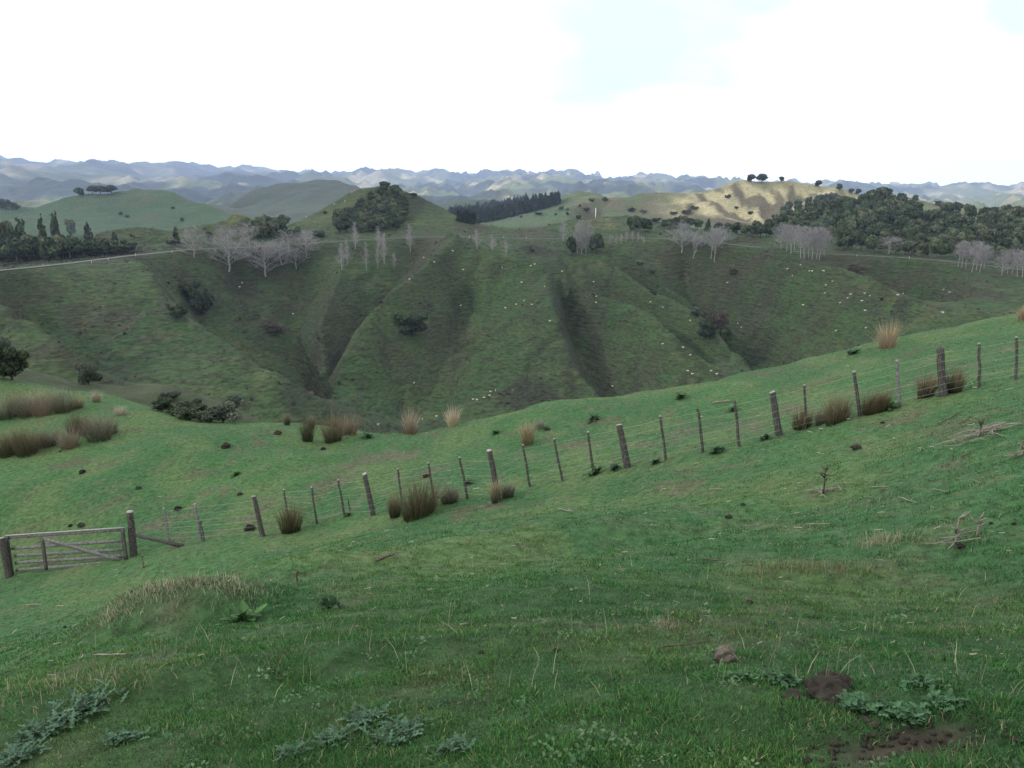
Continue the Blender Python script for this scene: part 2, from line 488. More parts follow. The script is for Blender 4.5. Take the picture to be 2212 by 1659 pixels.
for (u, v, ru, rv, k) in [(850, 985, 70, 12, .8), (700, 1052, 50, 10, .7), (930, 1020, 50, 10, .6), (1480, 935, 70, 14, .7), (1700, 880, 60, 10, .7), (1600, 915, 60, 10, .6), (335, 1135, 36, 12, .9), (540, 1120, 30, 10, .8), (1400, 960, 60, 10, .5), (700, 1010, 60, 8, .5), (1250, 960, 60, 10, .5), (1960, 830, 60, 8, .5), (1300, 1100, 120, 10, .3), (2060, 1010, 110, 30, .4), (1900, 1080, 120, 24, .35), (450, 1060, 40, 8, .5), (220, 1090, 40, 8, .4)]:
    a = hit(u, v); b = hit(u + ru, v); c = hit(u, v - rv)
    if a is None or b is None or c is None: continue
    w_ = np.exp(-(((NX - a[0]) / max(abs(b[0] - a[0]), .2)) ** 2 + ((NY - a[1]) / max(abs(c[1] - a[1]), .2)) ** 2))
    w_ = sstep(.3, .7, w_ * (.6 + .6 * k) + .5 * fbm(NX / .9, NY / .9, int(u) % 89, 4)) * k
    nc = lerp(nc, np.array((.078, .070, .050)), .8 * w_)
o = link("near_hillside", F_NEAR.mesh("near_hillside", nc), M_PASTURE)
tag(o, "steep green sheep paddock falling away below the viewer", "hillside", kind="structure")

# ---------------------------------------------------------------- valley, its far side with the spurs, and the ridge with the road
ROAD = [(-150, 600, 210), (0, 587, 230), (125, 575, 258), (275, 556, 290), (412, 541, 315), (553, 535, 330), (678, 527, 345), (803, 518, 355), (915, 513, 360), (1000, 512, 362),
        (1106, 516, 365), (1211, 518, 366), (1306, 514, 368), (1438, 517, 362), (1530, 525, 348), (1606, 533, 335), (1730, 548, 322), (1849, 553, 312), (1924, 557, 305), (2009, 563, 297), (2060, 568, 290), (2212, 586, 272), (2400, 610, 250)]
road_w = np.array(px(ROAD))
def offset_line(l, dist):
    l = np.asarray(l); t = np.gradient(l[:, :2], axis=0); t /= np.linalg.norm(t, axis=1)[:, None]
    o = l.copy(); o[:, 0] -= t[:, 1] * dist; o[:, 1] += t[:, 0] * dist; return o
mid = [road_w, offset_line(road_w, 8.0)]
spurs = [
    [(965, 506, 345), (990, 526, 332), (928, 586, 310), (853, 648, 286), (778, 716, 264), (738, 820, 243), (705, 900, 233)],
    [(1000, 516, 345), (1100, 570, 322), (1185, 590, 312), (1200, 690, 280), (1235, 790, 256), (1300, 880, 240)],
    [(1190, 584, 318), (1226, 613, 312), (1266, 638, 306), (1326, 658, 298), (1368, 668, 292), (1418, 703, 276), (1480, 760, 256), (1560, 830, 238)],
    [(1318, 578, 338), (1353, 603, 330), (1406, 633, 318), (1456, 656, 308), (1531, 720, 284), (1600, 780, 262)],
    [(1303, 528, 358), (1356, 566, 348), (1418, 613, 334), (1481, 656, 318), (1560, 720, 292)],
    [(1640, 538, 333), (1691, 546, 318), (1734, 576, 304), (1799, 596, 290), (1871, 608, 278), (1899, 628, 268), (1934, 658, 256), (1979, 668, 246), (2046, 678, 238), (2110, 690, 228), (2250, 730, 210)],
    [(300, 570, 280), (335, 628, 262), (375, 673, 248), (425, 720, 236), (480, 770, 225), (560, 825, 214), (640, 865, 207), (700, 895, 203)],
    [(740, 560, 338), (720, 640, 308), (690, 720, 284), (700, 810, 258)],
    [(-60, 620, 215), (0, 676, 196), (75, 720, 186), (150, 770, 178), (210, 805, 172)],
    [(2100, 585, 282), (2090, 640, 262), (2150, 700, 232)],
]
gullies = [
    [(1005, 650, 314), (985, 700, 296), (950, 787, 268), (905, 870, 245), (880, 920, 234)],
    [(1215, 640, 322), (1240, 720, 293), (1290, 820, 262), (1340, 880, 246)],
    [(1270, 600, 332), (1350, 660, 316), (1420, 725, 289), (1500, 780, 263)],
    [(1350, 580, 347), (1430, 632, 330), (1520, 700, 302)],
    [(1480, 580, 352), (1510, 650, 334), (1545, 690, 317), (1600, 730, 294), (1660, 775, 270), (1700, 800, 256)],
    [(1830, 592, 308), (1900, 612, 299), (1955, 650, 284), (2040, 675, 268)],
    [(520, 575, 322), (560, 650, 303), (575, 720, 284), (640, 820, 257), (705, 890, 237)],
    [(640, 560, 340), (640, 650, 318), (630, 740, 290), (660, 820, 262)],
    [(895, 548, 352), (845, 610, 326), (775, 695, 294), (722, 800, 260)],
    [(60, 600, 238), (55, 660, 222), (100, 740, 205), (190, 810, 192)],
    [(420, 600, 300), (440, 660, 280), (500, 730, 258), (600, 810, 235)],
]
hills = [
    [(207, 503, 345), (275, 491, 352), (375, 498, 350), (462, 483, 352), (507, 462, 355), (537, 470, 352), (590, 522, 350)],
    [(507, 462, 355), (525, 495, 346), (540, 520, 340)], [(310, 520, 338), (345, 530, 335)],
    [(578, 513, 390), (628, 486, 405), (678, 461, 420), (728, 433, 432), (760, 413, 440), (790, 406, 445), (830, 398, 448), (865, 410, 446), (903, 421, 440), (940, 440, 428), (978, 460, 415), (1028, 484, 400), (1073, 503, 385)],
    [(830, 402, 448), (850, 440, 425), (870, 480, 400), (880, 505, 378)], [(903, 476, 400), (950, 483, 395), (990, 503, 380)], [(700, 500, 385), (760, 470, 400), (800, 500, 378)],
    [(1168, 491, 405), (1215, 478, 415), (1278, 466, 420), (1321, 468, 420), (1356, 466, 420), (1400, 475, 415), (1431, 483, 410), (1500, 490, 405), (1580, 500, 395), (1640, 505, 380)],
    [(1570, 525, 348), (1618, 503, 350), (1645, 517, 350)],
    [(1840, 545, 325), (1885, 537, 330), (1920, 549, 322)],
    [(1640, 500, 400), (1716, 462, 470), (1799, 448, 480), (1871, 436, 490), (1910, 428, 495), (1959, 452, 490), (2009, 480, 480), (2084, 468, 470), (2134, 474, 465), (2212, 476, 460), (2400, 480, 450)],
    [(1810, 520, 360), (1850, 480, 410), (1871, 436, 490)], [(1980, 535, 340), (1990, 510, 400), (1985, 490, 440)],
]
def lift(l, dz):
    a = np.array(px(l)); f = np.minimum(1, np.minimum(np.arange(len(a)) + .35, len(a) - .65 - np.arange(len(a)) + .3)); a[:, 2] += dz * f; return a
mid += [lift(l, 3.0) for l in spurs[1:6] + spurs[7:]] + [lift(l, 5.5) for l in (spurs[0], spurs[6])] + [lift(l, -4) for l in gullies[:1]] + [lift(l, -9 if l[0][0] in (895, 640) else -8 if l[0][0] == 1215 else -13) for l in gullies[1:]] + [px(l) for l in hills]
wl = lambda *p: [tuple(q) for q in p]
mid += [wl((-470, 690, -70), (-200, 680, -75), (-60, 690, -78), (60, 690, -80), (200, 670, -80), (320, 720, -85), (460, 720, -85)),
        wl((-460, 500, -62), (-300, 540, -62), (-190, 555, -62)), wl((-40, 580, -60), (20, 600, -64), (100, 610, -66), (180, 600, -66)),
        [P(200, 885, 160 * K), P(500, 915, 180 * K), P(700, 935, 195 * K), P(900, 960, 218 * K), P(1400, 940, 222 * K), P(1700, 860, 220 * K), P(2100, 770, 198 * K), P(2500, 780, 180 * K)],
        wl((-460, 90, -60), (0, 90, -68), (460, 90, -60)), wl((-460, 150, -66), (-120, 140, -78), (0, 150, -84), (120, 150, -84), (300, 150, -70), (460, 150, -50)),
        wl((-460, 300, -20), (-460, 560, -40)), wl((460, 300, -20), (460, 600, -20)), wl((-460, 760, -90), (460, 760, -90))]
MX0, MX1, MY0, MY1, MR = -460, 460, 90, 760, 1.6
MZ = relax(mid, MX0, MX1, MY0, MY1, MR)
mxs = np.linspace(MX0, MX1, MZ.shape[1]); mys = np.linspace(MY0, MY1, MZ.shape[0])
MX, MY = np.meshgrid(mxs, mys)
MZ = blur(MZ, 1)
# distance from the road keeps its bench level
rd = densify(road_w, 6.0)
dist = np.full(MX.shape, 1e9)
for p in rd:
    dist = np.minimum(dist, np.hypot(MX - p[0], MY - p[1]))
calm = sstep(9, 40, dist)
pk = P(830, 430, 430 * K); calm = calm * (1 - .75 * np.exp(-(((MX - pk[0]) / 75) ** 2 + ((MY - pk[1]) / 60) ** 2) ** 2))
MZ = MZ + calm * (.8 * fbm(MX / 42, MY / 42, 61, 3) + 1.1 * fbm(MX / 18, MY / 75, 63, 3) - 2.6 * (1 - np.clip(np.abs(fbm(MX / 24 + 4 + .5 * fbm(MX / 60, MY / 60, 72, 2), MY / 105, 71, 2)) * 3.6, 0, 1)) * sstep(.22, .42, np.hypot(*np.gradient(blur(MZ, 6), MR))) + .30 * fbm(MX / 7, MY / 7, 73, 2))
F_MID = Field(mxs, mys, MZ); FIELDS.append(F_MID)
gx, gy = F_MID.slope(); st = np.hypot(gx, gy)
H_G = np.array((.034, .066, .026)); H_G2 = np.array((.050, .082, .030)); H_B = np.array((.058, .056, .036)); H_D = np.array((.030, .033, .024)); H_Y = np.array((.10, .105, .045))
mc = np.broadcast_to(H_G, MX.shape + (3,)).copy()
mc = lerp(mc, H_G2, sstep(-.25, .45, fbm(MX / 60, MY / 60, 81, 3)))
east = sstep(.05, .45, gx / np.maximum(st, .05) * .8 + .25 * fbm(MX / 25, MY / 25, 83, 3))    # mask of slopes rising to the right, with noise; not used below
mc = lerp(mc, H_B, .5 * sstep(.05, .6, fbm(MX / 34, MY / 34, 85, 4) + 1.1 * (st - .55)))
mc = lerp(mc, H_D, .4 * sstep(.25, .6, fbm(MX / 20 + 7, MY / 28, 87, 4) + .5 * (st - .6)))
mc = lerp(mc, H_Y, .5 * sstep(.25, .6, fbm(MX / 15, MY / 15, 89, 4)) * (1 - sstep(.6, .9, st)))
scrubw = np.zeros(MX.shape)
# patches of pasture, dry grass, fern and rush, plus painted shade on one spur
for (u, v, ru, rv, cc, k) in [(700, 470, 60, 26, 4, .45), (760, 430, 40, 16, 4, .45), (620, 505, 40, 14, 4, .3), (950, 465, 50, 26, 2, .9), (1020, 496, 45, 12, 2, .9), (905, 440, 24, 16, 3, .8), (900, 500, 40, 8, 1, .5), (507, 470, 24, 8, 4, .9), (500, 500, 40, 20, 2, .8), (1300, 484, 60, 14, 4, .8), (1150, 503, 40, 10, 2, .9), (1618, 512, 24, 12, 2, .9), (150, 552, 170, 14, 3, .9), (275, 505, 60, 14, 2, .5), (860, 508, 60, 6, 2, .6),
        (1090, 640, 75, 70, 1, .8), (1110, 780, 100, 70, 1, .55), (300, 590, 90, 14, 1, .7), (440, 588, 60, 16, 1, .8), (1450, 690, 90, 30, 1, .6), (1350, 730, 80, 40, 1, .5), (1720, 640, 110, 50, 1, .85), (1850, 700, 100, 35, 1, .85), (2080, 645, 40, 30, 1, .5), (660, 760, 40, 50, 1, .4), (850, 800, 60, 60, 1, .4), (1400, 640, 60, 14, 1, .5),
        (915, 562, 36, 30, 2, .9), (835, 640, 46, 36, 2, .8), (765, 710, 44, 40, 2, .7), (230, 680, 110, 50, 2, .65), (1290, 800, 40, 60, 2, .6), (1440, 560, 90, 25, 2, .5), (1560, 620, 60, 40, 2, .6), (1640, 690, 50, 40, 2, .5), (2100, 620, 80, 30, 2, .7), (1820, 578, 80, 16, 2, .6), (860, 770, 40, 40, 2, .6), (1640, 560, 50, 15, 2, .6), (590, 705, 45, 22, 2, .8), (130, 760, 90, 40, 2, .5),
        (1130, 850, 75, 40, 3, .8), (1204, 680, 14, 70, 3, .4), (1225, 770, 16, 60, 3, .35), (1160, 542, 40, 15, 3, .7), (520, 620, 40, 40, 3, .7), (560, 565, 60, 24, 3, .8), (430, 640, 60, 40, 3, .6), (700, 745, 50, 55, 3, .5), (990, 720, 22, 60, 3, .5), (760, 545, 60, 20, 3, .4), (640, 850, 60, 40, 3, .5), (1650, 760, 40, 30, 3, .6), (1955, 650, 40, 16, 3, .6)]:
    a = hit(u, v, only=[F_MID]); b = hit(u + ru, v, only=[F_MID]); c = hit(u, v + rv, only=[F_MID]); d = hit(u, v - rv, only=[F_MID])
    if a is None or b is None or c is None: continue
    rx = max(abs(b[0] - a[0]), 6); ry = max(abs(c[1] - a[1]), 6)
    w_ = np.exp(-(((MX - a[0]) / rx) ** 2 + ((MY - a[1]) / ry) ** 2)) 
    if u in (915, 835, 765): w_ = w_ * sstep(-.05, .12, gx / np.maximum(st, .1))            # only on one side of the crest
    if u in (1204, 1225): w_ = w_ * sstep(-.0, .2, -gx / np.maximum(st, .1))  # shade of the gully's right-facing wall, painted dark
    w_ = sstep(.22, .62, w_ * (.55 + .6 * k) + .34 * fbm(MX / 15, MY / 15, int(u) % 97, 3) + .30 * fbm(MX / 4.5, MY / 4.5, int(u) % 91, 3)) * min(1, k + .1)
    mc = lerp(mc, (None, np.array((.046, .078, .030)), H_B, H_D, np.array((.105, .110, .046)))[cc], w_)
    if cc in (2, 3): scrubw = np.maximum(scrubw, w_ * (1.0 if cc == 3 else .35))
bank = np.exp(-((dist - 9) / 5) ** 2) * sstep(-.1, .4, fbm(MX / 14, MY / 14, 91, 3))
mc = lerp(mc, H_B * .9, .8 * bank)
mc = mc * np.array((.57, .64, .58))
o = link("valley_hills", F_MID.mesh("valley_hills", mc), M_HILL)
tag(o, "steep grazed valley side with spurs and gullies below the ridge road", "hills", kind="structure")

# road along the ridge
rl = densify(road_w, 3.0)
t = np.gradient(rl[:, :2], axis=0); t /= np.linalg.norm(t, axis=1)[:, None]
kk = np.ones(9) / 9
cols = []
for off in (-1, -.33, .33, 1):
    off = 3.3 + off * np.interp(rl[:, 0], [-250, -160, -60, 60, 200, 300], [2.0, 1.9, 1.1, 1.0, 1.1, 1.5])
    x = rl[:, 0] - t[:, 1] * off; y = rl[:, 1] + t[:, 0] * off
    cols.append(np.stack([x, y, F_MID(x, y)], 1))
zc = np.max([c[:, 2] for c in cols], axis=0)
zc = np.convolve(np.pad(zc, 4, mode='edge'), kk, 'valid') + .22
for c in cols: c[:, 2] = zc
V = np.stack(cols, 1).reshape(-1, 3); n = len(rl)
idx = np.arange(n * 4).reshape(n, 4)
F = np.concatenate([np.stack([idx[:-1, j], idx[1:, j], idx[1:, j + 1], idx[:-1, j + 1]], 1)[:, ::-1] for j in range(3)])
o = link("ridge_road", mk_mesh("ridge_road", V, [F], None, True), M_ROAD)
tag(o, "narrow grey gravel road running along the ridge", "road", kind="structure")
ROADPTS = np.stack(cols, 1)

# ---------------------------------------------------------------- hills beyond the ridge
back_lines = [
    [(-150, 452, 850), (0, 450, 850), (75, 448, 860), (100, 438, 870), (130, 425, 880), (170, 420, 890), (240, 414, 895), (290, 407, 900), (330, 410, 900), (370, 418, 900), (400, 432, 890), (450, 441, 880), (480, 455, 860), (520, 470, 850)],
    [(-100, 505, 700), (0, 500, 740), (150, 505, 740), (300, 508, 740), (450, 492, 780)], [(290, 407, 900), (330, 450, 850), (360, 490, 790)], [(200, 416, 890), (220, 455, 850), (240, 490, 790)], [(255, 422, 892), (275, 460, 862), (300, 495, 805)],
    [(60, 460, 845), (90, 480, 800), (110, 500, 760)], [(420, 445, 870), (430, 470, 830), (440, 485, 800)],
    [(300, 470, 1300), (400, 450, 1380), (475, 430, 1450), (553, 405, 1600), (590, 392, 1620), (640, 388, 1640), (703, 381, 1650), (738, 384, 1650), (778, 402, 1600), (830, 430, 1500), (900, 455, 1420)],
    [(420, 480, 1250), (600, 490, 1230), (800, 472, 1250)], [(703, 381, 1650), (660, 420, 1500), (620, 470, 1320)], [(590, 392, 1620), (540, 440, 1450), (500, 470, 1320)], [(640, 395, 1625), (600, 440, 1480), (570, 480, 1300)],
    [(900, 470, 1250), (943, 441, 1300), (1023, 421, 1350), (1106, 432, 1350), (1200, 442, 1320)],
    [(968, 480, 1080), (1028, 485, 1050), (1106, 470, 1040), (1206, 443, 1010)], [(968, 468, 1150), (1040, 458, 1150), (1106, 448, 1150), (1181, 432, 1130)],
    [(1206, 428, 900), (1230, 418, 880), (1291, 416, 860), (1323, 429, 840), (1343, 428, 820), (1406, 416, 810), (1443, 422, 800), (1518, 411, 810), (1568, 406, 815), (1606, 393, 820), (1656, 390, 820), (1721, 392, 810), (1771, 398, 800), (1809, 408, 790), (1834, 416, 780), (1900, 440, 770), (2000, 450, 780)],
    [(1073, 500, 620), (1150, 480, 650), (1206, 460, 680), (1260, 440, 740), (1291, 416, 860)], [(1106, 512, 550), (1300, 505, 590), (1500, 505, 650), (1600, 500, 690), (1700, 490, 700), (1800, 470, 700)],
    [(1343, 428, 820), (1320, 450, 770), (1290, 480, 690)], [(1323, 431, 838), (1300, 455, 770), (1270, 485, 690)], [(1406, 416, 810), (1380, 450, 760), (1370, 485, 690)], [(1443, 424, 798), (1420, 455, 755), (1410, 485, 690)],
    [(1606, 395, 818), (1568, 425, 785), (1548, 448, 755), (1481, 470, 720)], [(1520, 440, 770), (1500, 455, 750), (1440, 480, 700)],
    [(1612, 410, 806), (1600, 440, 776), (1612, 470, 742)], [(1658, 405, 808), (1668, 430, 784), (1655, 470, 744)], [(1635, 398, 816), (1634, 430, 782), (1640, 470, 738)], [(1690, 400, 808), (1690, 435, 775), (1680, 470, 735)], [(1722, 410, 800), (1712, 435, 776), (1705, 470, 738)], [(1760, 402, 800), (1740, 430, 775), (1720, 465, 735)],
    [(1935, 432, 800), (1960, 429, 800), (2000, 436, 800), (2050, 442, 790), (2150, 448, 780), (2300, 450, 780)], [(1960, 468, 690), (2100, 475, 680), (2300, 478, 680)],
]
back = [px(l) for l in back_lines]
for i, l in enumerate(back_lines):
    if l[0] in ((1612, 410, 806), (1658, 405, 808), (1722, 410, 800), (1520, 440, 770), (1323, 431, 838)):
        back[i] = [(x, y, z - 9 * (1 if j else .2)) for j, (x, y, z) in enumerate(back[i])]
back += [wl((-1000, 1330, -115), (-600, 1330, -115), (-420, 1330, -115), (-350, 1480, -120)), wl((-1000, 560, -90), (0, 560, -95), (1000, 560, -95)), wl((-1000, 830, -70), (-420, 830, -72), (-250, 860, -75), (-100, 800, -85), (0, 720, -88)),
         wl((-1000, 2450, -150), (1000, 2450, -150)), wl((-1000, 2250, -150), (0, 2250, -150), (1000, 2250, -150)), wl((150, 1230, -110), (300, 1230, -110), (600, 1210, -110), (1000, 1210, -110)),
         wl((-250, 1500, -125), (-120, 1450, -125), (0, 1520, -118), (100, 1450, -110)), wl((-100, 1850, -140), (100, 1880, -140), (1000, 1700, -140)), wl((-1000, 1900, -130), (-600, 1900, -130))]
BX0, BX1, BY0, BY1 = -1000, 1000, 560, 2450
BZ = relax(back, BX0, BX1, BY0, BY1, 5.0)
bxs = np.linspace(BX0, BX1, BZ.shape[1]); bys = np.linspace(BY0, BY1, BZ.shape[0])
BX, BY = np.meshgrid(bxs, bys)
BZ = blur(BZ, 2); BZ = lerp(BZ[..., None], blur(BZ, 45)[..., None], sstep(1350, 1650, BY))[..., 0]
wob = sstep(560, 700, BY)
BZ = BZ + wob * (3.0 * fbm(BX / 90, BY / 90, 101, 3) + (3.0 + 1.2 * sstep(-.02, .08, np.arctan2(BX, BY))) * (ridged(BX / 95, BY / 95, 103, 4) - .9) + .7 * fbm(BX / 16, BY / 16, 105, 2))
F_BACK = Field(bxs, bys, BZ); FIELDS.append(F_BACK)
gx, gy = F_BACK.slope(); st = np.hypot(gx, gy)
B_G = np.array((.034, .062, .030)); B_L = np.array((.085, .096, .040)); B_B = np.array((.075, .060, .043)); B_T = np.array((.29, .262, .15)); B_D = np.array((.035, .045, .028))
bc = np.broadcast_to(B_G, BX.shape + (3,)).copy()
ang = np.arctan2(BX, BY)
right = sstep(.02, .12, ang)
bc = lerp(bc, B_L, right * (.55 + .35 * fbm(BX / 80, BY / 80, 111, 3)))
dl = np.exp(-(((BX - 190) / 130) ** 2 + ((BY - 960) / 110) ** 2) ** 2)
bc = lerp(bc, B_B, .75 * dl * sstep(-.4, .3, fbm(BX / 40, BY / 40, 119, 4)))
bc = lerp(bc, B_B, (.25 + .5 * right) * sstep(-.1, .5, fbm(BX / 55, BY / 55, 113, 4) + .7 * (st - .5)))
bc = lerp(bc, B_D, sstep(1450, 1700, BY) * (1 - right) * .85 + .5 * sstep(.35, .7, fbm(BX / 60 + 5, BY / 60, 115, 4)))
# the eroded tan face of the sunlit hill: slips of bare clay, scarps between painted dark for shade
c0 = np.array(P(1650, 440, 770 * K)); e1 = np.exp(-(((BX - c0[0]) / 108) ** 2 + ((BY - c0[1]) / 66) ** 2) ** 2)
c1 = np.array(P(1540, 455, 745 * K)); e1 = np.maximum(e1, .8 * np.exp(-(((BX - c1[0]) / 55) ** 2 + ((BY - c1[1]) / 32) ** 2) ** 2))
slip = np.clip(e1 * (1.15 + .7 * fbm(BX / 14, BY / 24, 117, 4)), 0, 1)
bc = lerp(bc, B_T, slip)
scarp_shade = sstep(.56, .72, e1 * (.75 + .9 * gnoise(BX / 17 + .25 * fbm(BX / 20, BY / 20, 3, 2), BY / 60, 121))) * .8
bc = lerp(bc, B_B * .6, scarp_shade)
o = link("back_hills", F_BACK.mesh("back_hills", bc), M_HILL)
tag(o, "rounded green and tan hills beyond the ridge road", "hills", kind="structure")

# ---------------------------------------------------------------- distant ranges to the horizon
th = np.linspace(-.80, .80, 860); rr = 1850 * (12800 / 1850) ** np.linspace(0, 1, 560)
TH, RR = np.meshgrid(th, rr)
FX, FY = RR * np.sin(TH), RR * np.cos(TH)
uu = 1106 + FPX * np.tan(TH)
sil = np.interp(uu, [-400, 0, 40, 100, 235, 300, 355, 420, 480, 590, 655, 740, 880, 1000, 1190, 1310, 1480, 1560, 1640, 1790, 1850, 2212, 2600],
                [345, 343, 338, 346, 344, 342, 350, 343, 351, 355, 360, 357, 358, 364, 360, 366, 371, 374, 381, 381, 387, 388, 388])
# highest allowed sight-line row grows towards the skyline with distance
near_v = np.interp(uu, [0, 500, 900, 1500, 2212], [432, 428, 428, 424, 436])
fr = np.interp(np.log(RR), np.log([1850, 3000, 4600, 6800, 9500, 12800]), [0, .30, .58, .84, 1.0, .97])
tv = near_v + (sil - near_v) * fr
top = RR * (390.2 - tv) / FPX
R1 = ridged(FX / 700 + .4 * fbm(FX / 900, FY / 900, 7, 2), FY / 640, 131, 4, .5) / 1.65
R2 = ridged(FX / 1900 + 3, FY / 1900, 137, 3, .5) / 1.6
lf = sstep(-.12, -.42, TH)
mixr = np.clip(-.06 + (.62 - .36 * lf) * R1 + (.45 + .30 * lf) * R2 + .05 * lf, 0, 1.0)
FZ = top - (1.0 - mixr) * (165 + .012 * RR)
FZ = FZ + 6 * fbm(FX / 160, FY / 160, 139, 2) * sstep(12000, 6000, RR) - .0022 * RR
FZ = FZ + 26 * (ridged(FX / 260 + .3 * fbm(FX / 300, FY / 300, 17, 2), FY / 260, 147, 3, .5) - 1.0) * sstep(10500, 5500, RR)
FZ = np.where(RR < 2500, FZ - 60 * (1 - sstep(1850, 2500, RR)), FZ)
FZ[-1] = FZ[-2] - 400
nr, nth = FZ.shape
V = np.stack([FX.ravel(), FY.ravel(), FZ.ravel()], 1); idx = np.arange(nr * nth).reshape(nr, nth)
F = np.stack([idx[:-1, :-1].ravel(), idx[:-1, 1:].ravel(), idx[1:, 1:].ravel(), idx[1:, :-1].ravel()], 1)
fc = np.broadcast_to(np.array((.085, .105, .045)), FX.shape + (3,)).copy()
fc = lerp(fc, np.array((.27, .24, .15)), sstep(.0, .5, fbm(FX / 420, FY / 420, 141, 4)))
bush = sstep(.05, .35, fbm(FX / 900 + 11, FY / 900, 143, 4) + .35 * (1 - sstep(-.35, .1, TH)) + .04)
fc = lerp(fc, np.array((.020, .032, .022)), .95 * bush)
fc = fc * (np.array((.66, .68, .70)) + np.array((.30, .27, .22)) * sstep(-.28, -.02, TH)[..., None])  # left range painted darker, centre lighter as if sunlit
o = link("distant_ranges", mk_mesh("distant_ranges", V, [F], fc.reshape(-1, 3), True), M_FAR)
tag(o, "blue hazy rows of steep hills reaching the horizon", "ranges", kind="structure")
# a plain that carries on under everything to the horizon
pl = np.array([(-40000, -6000, -420), (40000, -6000, -420), (40000, 40000, -420), (-40000, 40000, -420)])
o = link("lowland", mk_mesh("lowland", pl, [np.array([[0, 1, 2, 3]])], np.full((4, 3), .06)), M_FAR)
tag(o, kind="structure")

# ---------------------------------------------------------------- unseen clouds added to shade the land, and the air
def shade_cloud(cx, cy, sx, sy, h, seed, alt=1500):
    """an unseen cumulus, added so that its shadow falls round (cx, cy)"""
    off = alt / math.tan(SUN_EL)
    x0 = cx + sun_dir.x / math.cos(SUN_EL) * off; y0 = cy + sun_dir.y / math.cos(SUN_EL) * off
    n1, n2 = 48, 24; V = []
    for j in range(n2 + 1):
        ph = -math.pi / 2 + math.pi * j / n2
        for i in range(n1):
            a = 2 * math.pi * i / n1
            V.append((math.cos(a) * math.cos(ph), math.sin(a) * math.cos(ph), math.sin(ph)))
    V = np.array(V); nn = fbm(V[:, 0] * 2 + seed, V[:, 1] * 2 + V[:, 2], seed, 3)
    r = 1 + .22 * nn
    z = np.where(V[:, 2] > 0, V[:, 2] * h * (1 + .8 * nn), V[:, 2] * h * .18)
    V = np.stack([V[:, 0] * r * sx, V[:, 1] * r * sy, z], 1)
    F = [(j * n1 + i, j * n1 + (i + 1) % n1, (j + 1) * n1 + (i + 1) % n1, (j + 1) * n1 + i) for j in range(n2) for i in range(n1)]
    o = link("shade_cloud", mk_mesh("shade_cloud", V, [np.array(F)], None, True), M_SHADE_CLOUD, None, (x0, y0, alt))
    tag(o, kind="structure")
M_SHADE_CLOUD, n_, l_, b_ = new_mat("shade_cloud", 1.0)
b_.inputs['Base Color'].default_value = (.9, .9, .92, 1)
tr_ = n_.new('ShaderNodeBsdfTranslucent'); tr_.inputs['Color'].default_value = (.9, .9, .92, 1)
ms_ = n_.new('ShaderNodeMixShader'); ms_.inputs['Fac'].default_value = .5
l_.new(b_.outputs['BSDF'], ms_.inputs[1]); l_.new(tr_.outputs['BSDF'], ms_.inputs[2])
tp_ = n_.new('ShaderNodeBsdfTransparent'); m2_ = n_.new('ShaderNodeMixShader'); m2_.inputs['Fac'].default_value = .69   # thin cloud lets some sun straight through
l_.new(ms_.outputs['Shader'], m2_.inputs[1]); l_.new(tp_.outputs['BSDF'], m2_.inputs[2])
l_.new(m2_.outputs['Shader'], [x for x in n_ if x.type == 'OUTPUT_MATERIAL'][0].inputs['Surface'])
shade_cloud(20, 300, 620, 430, 160, 3)
shade_cloud(-560, 1150, 420, 420, 130, 5)
shade_cloud(-500, 2100, 520, 300, 130, 6)
shade_cloud(520, 620, 200, 190, 90, 7)
shade_cloud(190, 960, 130, 120, 60, 14)
shade_cloud(-4200, 6200, 2000, 2300, 300, 9)
shade_cloud(-900, 4300, 500, 330, 120, 10)
shade_cloud(900, 5600, 700, 380, 120, 11)
shade_cloud(2600, 4300, 500, 320, 120, 12)

hb = [(x, y, z) for z in (-440, 330) for x, y in ((-11500, -900), (11500, -900), (11500, 13400), (-11500, 13400))]
hz = mk_mesh("haze", np.array(hb), [np.array([(3, 2, 1, 0), (4, 5, 6, 7), (0, 1, 5, 4), (1, 2, 6, 5), (2, 3, 7, 6), (3, 0, 4, 7)])])
mh = bpy.data.materials.new("haze_air"); mh.use_nodes = True
nh = mh.node_tree.nodes; nh.remove(nh['Principled BSDF'])
pv = nh.new('ShaderNodeVolumePrincipled')
pv.inputs['Color'].default_value = (.54, .68, 1.0, 1)
pv.inputs['Density'].default_value = 7.6e-5
pv.inputs['Anisotropy'].default_value = 0.25
mh.node_tree.links.new(pv.outputs['Volume'], [x for x in nh if x.type == 'OUTPUT_MATERIAL'][0].inputs['Volume'])
o = link("haze", hz, mh)
tag(o, kind="stuff")
# ================================================================== things on the land
FWD = np.array((0, CP, -SP))
def depth(p): return float(np.dot(p, FWD))
def mpp(p): return depth(p) / FPX            # metres per picture unit at p

